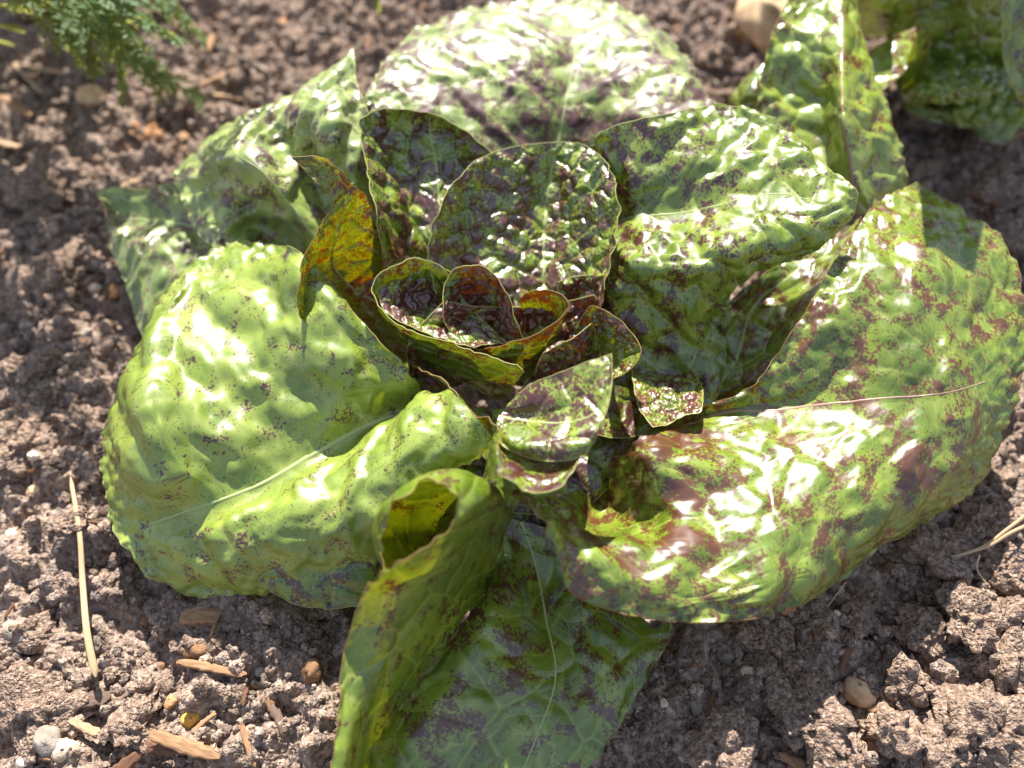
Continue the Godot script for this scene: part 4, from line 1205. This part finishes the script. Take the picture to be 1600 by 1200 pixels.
	table("leaf", "small dark leaf low in the gap below the heart", 5, -1, {"seed": 199, "blotch": 0.55, "speck": 0.5, "cell": 1.0, "amp": 0.12, "nu": 70, "nv": 80}, [
		-2.26, 2.60, -0.01, -0.90, 2.60, -0.01, 0.68, 2.60, -0.01, 2.26, 2.60, -0.01, 4.78, 2.40, -0.13,
		-2.20, 2.60, 1.53, -0.88, 2.60, 1.28, 0.66, 2.60, 1.28, 2.65, 2.60, 1.28, 4.47, 2.40, 0.92,
		-1.72, 2.40, 2.89, -0.65, 2.30, 2.84, 0.65, 2.30, 3.08, 2.16, 2.20, 3.03, 3.51, 2.00, 2.45,
		-0.64, 1.80, 4.02, 0.00, 1.80, 4.25, 0.85, 1.80, 4.48, 1.71, 1.80, 4.25, 2.15, 1.80, 3.79])
	table("leaf", "dim low leaf lying under the gap of the two right leaves", 4, -1, {"seed": 211, "blotch": 0.5, "speck": 0.4, "cell": 1.2, "amp": 0.1, "nu": 60, "nv": 60}, [
		3.24, 3.00, -1.93, 3.45, 2.60, -1.08, 3.67, 2.20, -0.25, 4.11, 1.80, 0.58,
		5.37, 3.00, -2.49, 5.85, 2.40, -1.77, 6.27, 2.00, -0.64, 6.44, 1.60, 0.46,
		7.86, 3.00, -3.66, 8.36, 2.40, -2.92, 8.78, 1.80, -1.60, 8.93, 1.40, -0.46,
		9.82, 2.60, -4.89, 10.31, 2.20, -4.27, 10.83, 1.60, -3.49, 10.91, 1.20, -1.99])
	table("leaf", "dark blistered inner leaf lining the cupped heart leaf", 4, -1, {"seed": 223, "blotch": 0.6, "speck": 0.6, "cell": 0.5, "amp": 0.13, "nu": 80, "nv": 80, "back": 0.6, "red": 0.2}, [
		-4.56, 5.85, -2.80, -3.51, 5.90, -3.44, -2.75, 5.90, -3.72, -2.20, 5.80, -3.52,
		-4.35, 5.70, -2.15, -3.66, 5.20, -3.05, -2.69, 5.10, -3.41, -1.89, 5.20, -3.25,
		-3.89, 5.60, -1.69, -3.21, 4.90, -2.50, -2.24, 4.70, -2.88, -1.34, 4.80, -2.71,
		-2.77, 5.40, -1.25, -2.18, 4.90, -1.73, -1.33, 4.70, -2.04, -0.55, 4.60, -1.89,
		-1.38, 5.20, -0.82, -0.98, 4.80, -1.21, -0.44, 4.60, -1.46, 0.00, 4.60, -1.22])
	table("leaf", "crinkled red speckled leaf rim at the base of the right leaf", 4, -1, {"seed": 241, "red": 0.5, "blotch": 0.5, "speck": 0.6, "cell": 0.5, "amp": 0.14, "nu": 70, "nv": 70, "pale": 0.3, "spot": 0.8}, [
		4.24, 3.20, -1.79, 4.83, 3.00, -1.65, 5.51, 3.00, -1.51, 6.27, 3.20, -1.51,
		4.14, 4.00, -0.18, 4.87, 3.60, -0.44, 5.63, 3.60, -0.30, 6.43, 4.00, -0.18,
		4.17, 4.60, 1.21, 4.90, 4.10, 0.90, 5.66, 4.10, 0.70, 6.28, 4.50, 0.78,
		4.49, 4.80, 2.00, 5.08, 4.50, 1.68, 5.60, 4.60, 1.45, 6.12, 4.70, 1.32])
	table("leaf", "dark purple crumpled leaf between heart and spoon shaped leaf", 4, -1, {"seed": 251, "red": 0.3, "blotch": 0.62, "speck": 0.6, "cell": 0.4, "amp": 0.16, "nu": 60, "nv": 60, "spot": 0.8}, [
		0.78, 3.60, -0.70, 1.44, 3.80, -0.97, 2.11, 4.00, -1.23, 2.80, 4.00, -1.64,
		0.86, 4.60, -0.56, 1.51, 4.80, -0.89, 2.16, 4.90, -1.14, 2.85, 4.80, -1.75,
		1.06, 5.20, -0.61, 1.59, 5.40, -0.83, 2.13, 5.40, -1.17, 2.71, 5.20, -1.86])
	table("leaf", "small knobbly purple green leaf at the right foot of the dark standing leaf", 4, -1, {"seed": 257, "red": 0.3, "blotch": 0.6, "speck": 0.6, "cell": 0.42, "amp": 0.2, "nu": 60, "nv": 60, "spot": 0.8}, [
		1.61, 3.80, -3.06, 2.30, 3.80, -2.91, 3.08, 4.00, -2.76, 3.63, 4.20, -2.75,
		1.54, 4.70, -3.22, 2.27, 4.60, -3.36, 2.97, 4.80, -3.28, 3.44, 5.20, -3.05,
		1.61, 5.30, -3.60, 2.24, 5.30, -3.83, 2.85, 5.50, -3.72, 3.28, 5.90, -3.32])
	table("leaf", "dim stalk leaf joining the front leaf to the heart", 4, -1, {"seed": 263, "blotch": 0.4, "speck": 0.4, "cell": 1.2, "amp": 0.06, "nu": 60, "nv": 50}, [
		-0.66, 3.20, 0.36, 0.00, 3.00, 0.24, 0.89, 3.00, 0.37, 1.76, 3.20, 0.61,
		-0.73, 3.60, 2.56, 0.00, 3.00, 2.48, 0.85, 2.90, 2.55, 1.79, 3.20, 2.82,
		-0.73, 3.00, 3.88, 0.00, 2.60, 3.92, 0.84, 2.50, 3.99, 1.77, 2.60, 4.26])
	table("leaf", "pale sunlit leaf tip with brown flecks", 3, -1, {"seed": 151, "blotch": 0.45, "speck": 0.2, "cell": 1.2, "amp": 0.05, "nu": 50, "nv": 40, "brown": 1, "pale": 1}, [
		14.33, 4.60, -15.69, 14.71, 4.50, -15.09, 15.33, 4.30, -14.51,
		15.09, 5.00, -16.36, 15.65, 4.90, -15.63, 15.84, 4.70, -14.71,
		16.61, 5.30, -17.37, 16.72, 5.20, -16.53, 16.71, 5.00, -15.42,
		17.91, 5.40, -18.04, 17.96, 5.30, -17.73, 17.71, 5.10, -16.89])
	table("leaf", "yellow green shaded fold behind the pale tip", 3, -1, {"seed": 157, "blotch": 0.3, "speck": 0.2, "cell": 1.2, "amp": 0.05, "nu": 40, "nv": 30, "yellow": 0.5}, [
		18.26, 2.00, -16.70, 18.41, 2.00, -16.70, 18.70, 2.00, -16.70,
		17.03, 4.50, -15.95, 17.61, 4.20, -16.34, 18.22, 4.00, -16.74,
		16.81, 6.80, -15.92, 17.35, 6.40, -16.24, 17.64, 6.00, -16.02])
	table("leaf", "curly dark leaf in shade at the middle", 4, -1, {"seed": 163, "blotch": 0.35, "speck": 0.4, "cell": 0.7, "amp": 0.3, "back": 0.5, "nu": 70, "nv": 90}, [
		18.95, 2.00, -19.47, 20.91, 2.00, -20.45, 22.92, 2.00, -20.94, 24.81, 2.00, -20.94,
		18.09, 2.60, -17.52, 18.84, 3.80, -16.64, 20.95, 3.80, -17.00, 23.43, 3.00, -18.15,
		17.65, 3.00, -16.13, 18.14, 4.40, -14.92, 20.09, 4.40, -15.01, 22.70, 3.40, -16.50,
		18.39, 2.40, -16.65, 18.53, 3.60, -15.17, 20.82, 3.20, -15.66, 23.21, 2.60, -16.85])
	table("leaf", "dark leaf drooping to the soil", 3, -1, {"seed": 167, "blotch": 0.35, "speck": 0.3, "cell": 1.2, "amp": 0.06, "nu": 50, "nv": 50}, [
		21.47, 2.60, -15.96, 22.62, 2.60, -16.85, 23.65, 2.60, -17.30,
		20.48, 2.60, -15.53, 21.90, 2.20, -15.79, 23.54, 2.00, -16.03,
		20.33, 2.20, -16.67, 21.56, 1.60, -15.20, 22.75, 1.20, -15.10])
	table("leaf", "tall leaf at the right border of the picture", 3, 1, {"seed": 173, "blotch": 0.4, "speck": 0.4, "cell": 1.2, "amp": 0.08, "nu": 80, "nv": 60}, [
		23.57, 3.00, -14.21, 24.13, 3.00, -14.21, 25.26, 3.00, -14.21,
		21.07, 5.00, -13.84, 22.19, 4.80, -14.09, 23.47, 5.00, -13.84,
		19.89, 6.60, -14.39, 21.11, 6.40, -14.87, 22.61, 6.60, -14.60,
		19.33, 8.20, -15.20, 20.58, 8.00, -15.71, 21.85, 8.20, -15.62,
		19.44, 9.40, -16.28, 20.33, 9.40, -16.72, 21.34, 9.40, -16.72])
	table("leaf", "shaded leaf at the upper border", 3, -1, {"seed": 179, "back": 0.6, "blotch": 0.3, "speck": 0.3, "cell": 1.1, "amp": 0.1, "nu": 50, "nv": 50}, [
		17.50, 2.00, -21.96, 18.77, 2.00, -21.96, 20.04, 2.00, -21.96,
		15.92, 4.60, -20.17, 16.93, 4.80, -19.77, 18.34, 4.60, -20.41,
		15.15, 6.00, -19.48, 15.77, 6.20, -18.14, 16.79, 6.20, -18.93,
		14.44, 8.00, -18.62, 15.24, 8.00, -18.62, 16.04, 8.00, -18.62])
	table("leaf", "shaded leaf with drooping tip above the curly one", 3, -1, {"seed": 181, "blotch": 0.3, "speck": 0.3, "cell": 1.1, "amp": 0.08, "nu": 50, "nv": 50}, [
		19.32, 5.00, -22.57, 20.53, 5.00, -22.57, 21.74, 5.00, -22.57,
		17.41, 5.40, -19.69, 18.47, 5.60, -19.62, 19.99, 5.40, -20.17,
		17.68, 4.80, -19.63, 18.26, 5.00, -19.57, 19.26, 5.00, -20.05])
	table("leaf", "tall rear leaf shading the plant", 3, 1, {"seed": 191, "back": 0.4, "blotch": 0.4, "speck": 0.4, "cell": 1.2, "amp": 0.1, "nu": 70, "nv": 60}, [
		31.60, 2.00, -31.11, 34.56, 2.00, -31.43, 37.28, 2.00, -31.11,
		27.98, 6.00, -28.98, 31.59, 5.80, -29.68, 34.41, 6.00, -28.98,
		22.86, 11.00, -22.11, 25.89, 10.80, -22.81, 28.38, 11.00, -22.11,
		17.79, 16.00, -13.13, 19.05, 16.00, -13.34, 20.34, 16.00, -13.13])
	table("leaf", "broad dark rear leaf of the neighbour", 3, 1, {"seed": 193, "blotch": 0.4, "speck": 0.4, "cell": 1.2, "amp": 0.1, "nu": 70, "nv": 60}, [
		22.22, 2.40, -22.41, 24.29, 2.40, -22.93, 26.20, 2.40, -22.93,
		18.70, 6.00, -19.48, 21.62, 5.60, -20.59, 23.53, 6.00, -19.96,
		15.81, 10.00, -15.71, 18.58, 9.60, -17.05, 20.43, 10.00, -15.71,
		15.16, 12.40, -13.58, 16.38, 12.40, -13.99, 17.58, 12.40, -13.58])
	table("leaf", "dark inner leaf of the neighbour standing in shade", 3, 1, {"seed": 227, "back": 0.4, "blotch": 0.35, "speck": 0.4, "cell": 0.9, "amp": 0.12, "nu": 60, "nv": 60}, [
		18.42, 1.60, -18.57, 19.95, 1.60, -18.57, 21.48, 1.60, -18.57,
		17.30, 3.80, -19.17, 18.91, 4.40, -18.93, 20.86, 4.00, -19.03,
		16.73, 6.20, -18.70, 18.35, 6.40, -19.33, 19.80, 6.20, -18.70])
	table("leaf", "dark bent leaf of the neighbour left of the tall border leaf", 3, 1, {"seed": 229, "back": 0.4, "blotch": 0.35, "speck": 0.4, "cell": 0.9, "amp": 0.12, "nu": 60, "nv": 60}, [
		21.31, 1.60, -19.04, 22.92, 1.60, -19.28, 24.71, 1.60, -19.04,
		19.68, 4.20, -19.07, 21.09, 4.70, -18.87, 23.42, 4.20, -19.07,
		19.20, 6.40, -18.86, 20.57, 6.60, -19.11, 22.26, 6.40, -18.86])
	table("leaf", "low dark leaf of the neighbour close to the soil", 3, 1, {"seed": 233, "back": 0.5, "blotch": 0.35, "speck": 0.4, "cell": 0.9, "amp": 0.12, "nu": 50, "nv": 60}, [
		19.59, 2.00, -19.00, 20.98, 1.80, -19.26, 23.44, 1.80, -19.26,
		18.20, 2.40, -17.10, 19.95, 2.00, -16.92, 22.56, 2.00, -16.70,
		18.49, 1.80, -16.72, 19.57, 1.50, -16.41, 21.76, 1.40, -16.08])
	table("leaf", "upright rear leaf over the curly leaf", 3, 1, {"seed": 239, "back": 0.4, "blotch": 0.4, "speck": 0.4, "cell": 1.2, "amp": 0.1, "nu": 60, "nv": 50}, [
		23.79, 2.00, -31.11, 25.65, 2.00, -31.43, 27.69, 2.00, -31.11,
		20.76, 6.00, -28.67, 23.45, 5.80, -29.68, 25.31, 6.00, -28.67,
		16.91, 11.00, -21.85, 19.21, 10.80, -22.81, 20.81, 11.00, -21.85,
		13.24, 16.00, -12.93, 14.14, 16.00, -13.34, 14.99, 16.00, -12.93])
	table("leaf", "dark ruffled leaf low at the right border", 3, 1, {"seed": 269, "blotch": 0.35, "speck": 0.4, "cell": 0.7, "amp": 0.25, "nu": 60, "nv": 70, "back": 0.4}, [
		21.57, 2.00, -19.47, 23.41, 2.00, -19.47, 25.88, 2.00, -19.47,
		19.62, 3.20, -15.44, 21.47, 3.60, -15.59, 23.77, 3.40, -15.41,
		19.95, 2.60, -14.68, 21.39, 3.00, -14.42, 23.69, 2.80, -14.24])
	table("leaf", "dark ruffled leaf at the upper border behind the pale tip", 3, 1, {"seed": 271, "blotch": 0.35, "speck": 0.4, "cell": 0.7, "amp": 0.2, "nu": 60, "nv": 60, "back": 0.4}, [
		18.96, 2.00, -21.45, 20.54, 2.00, -21.45, 22.12, 2.00, -21.45,
		17.37, 4.00, -21.07, 19.15, 4.40, -20.96, 20.97, 4.20, -20.77,
		16.48, 6.00, -20.94, 18.47, 6.00, -21.95, 20.24, 6.00, -20.94])
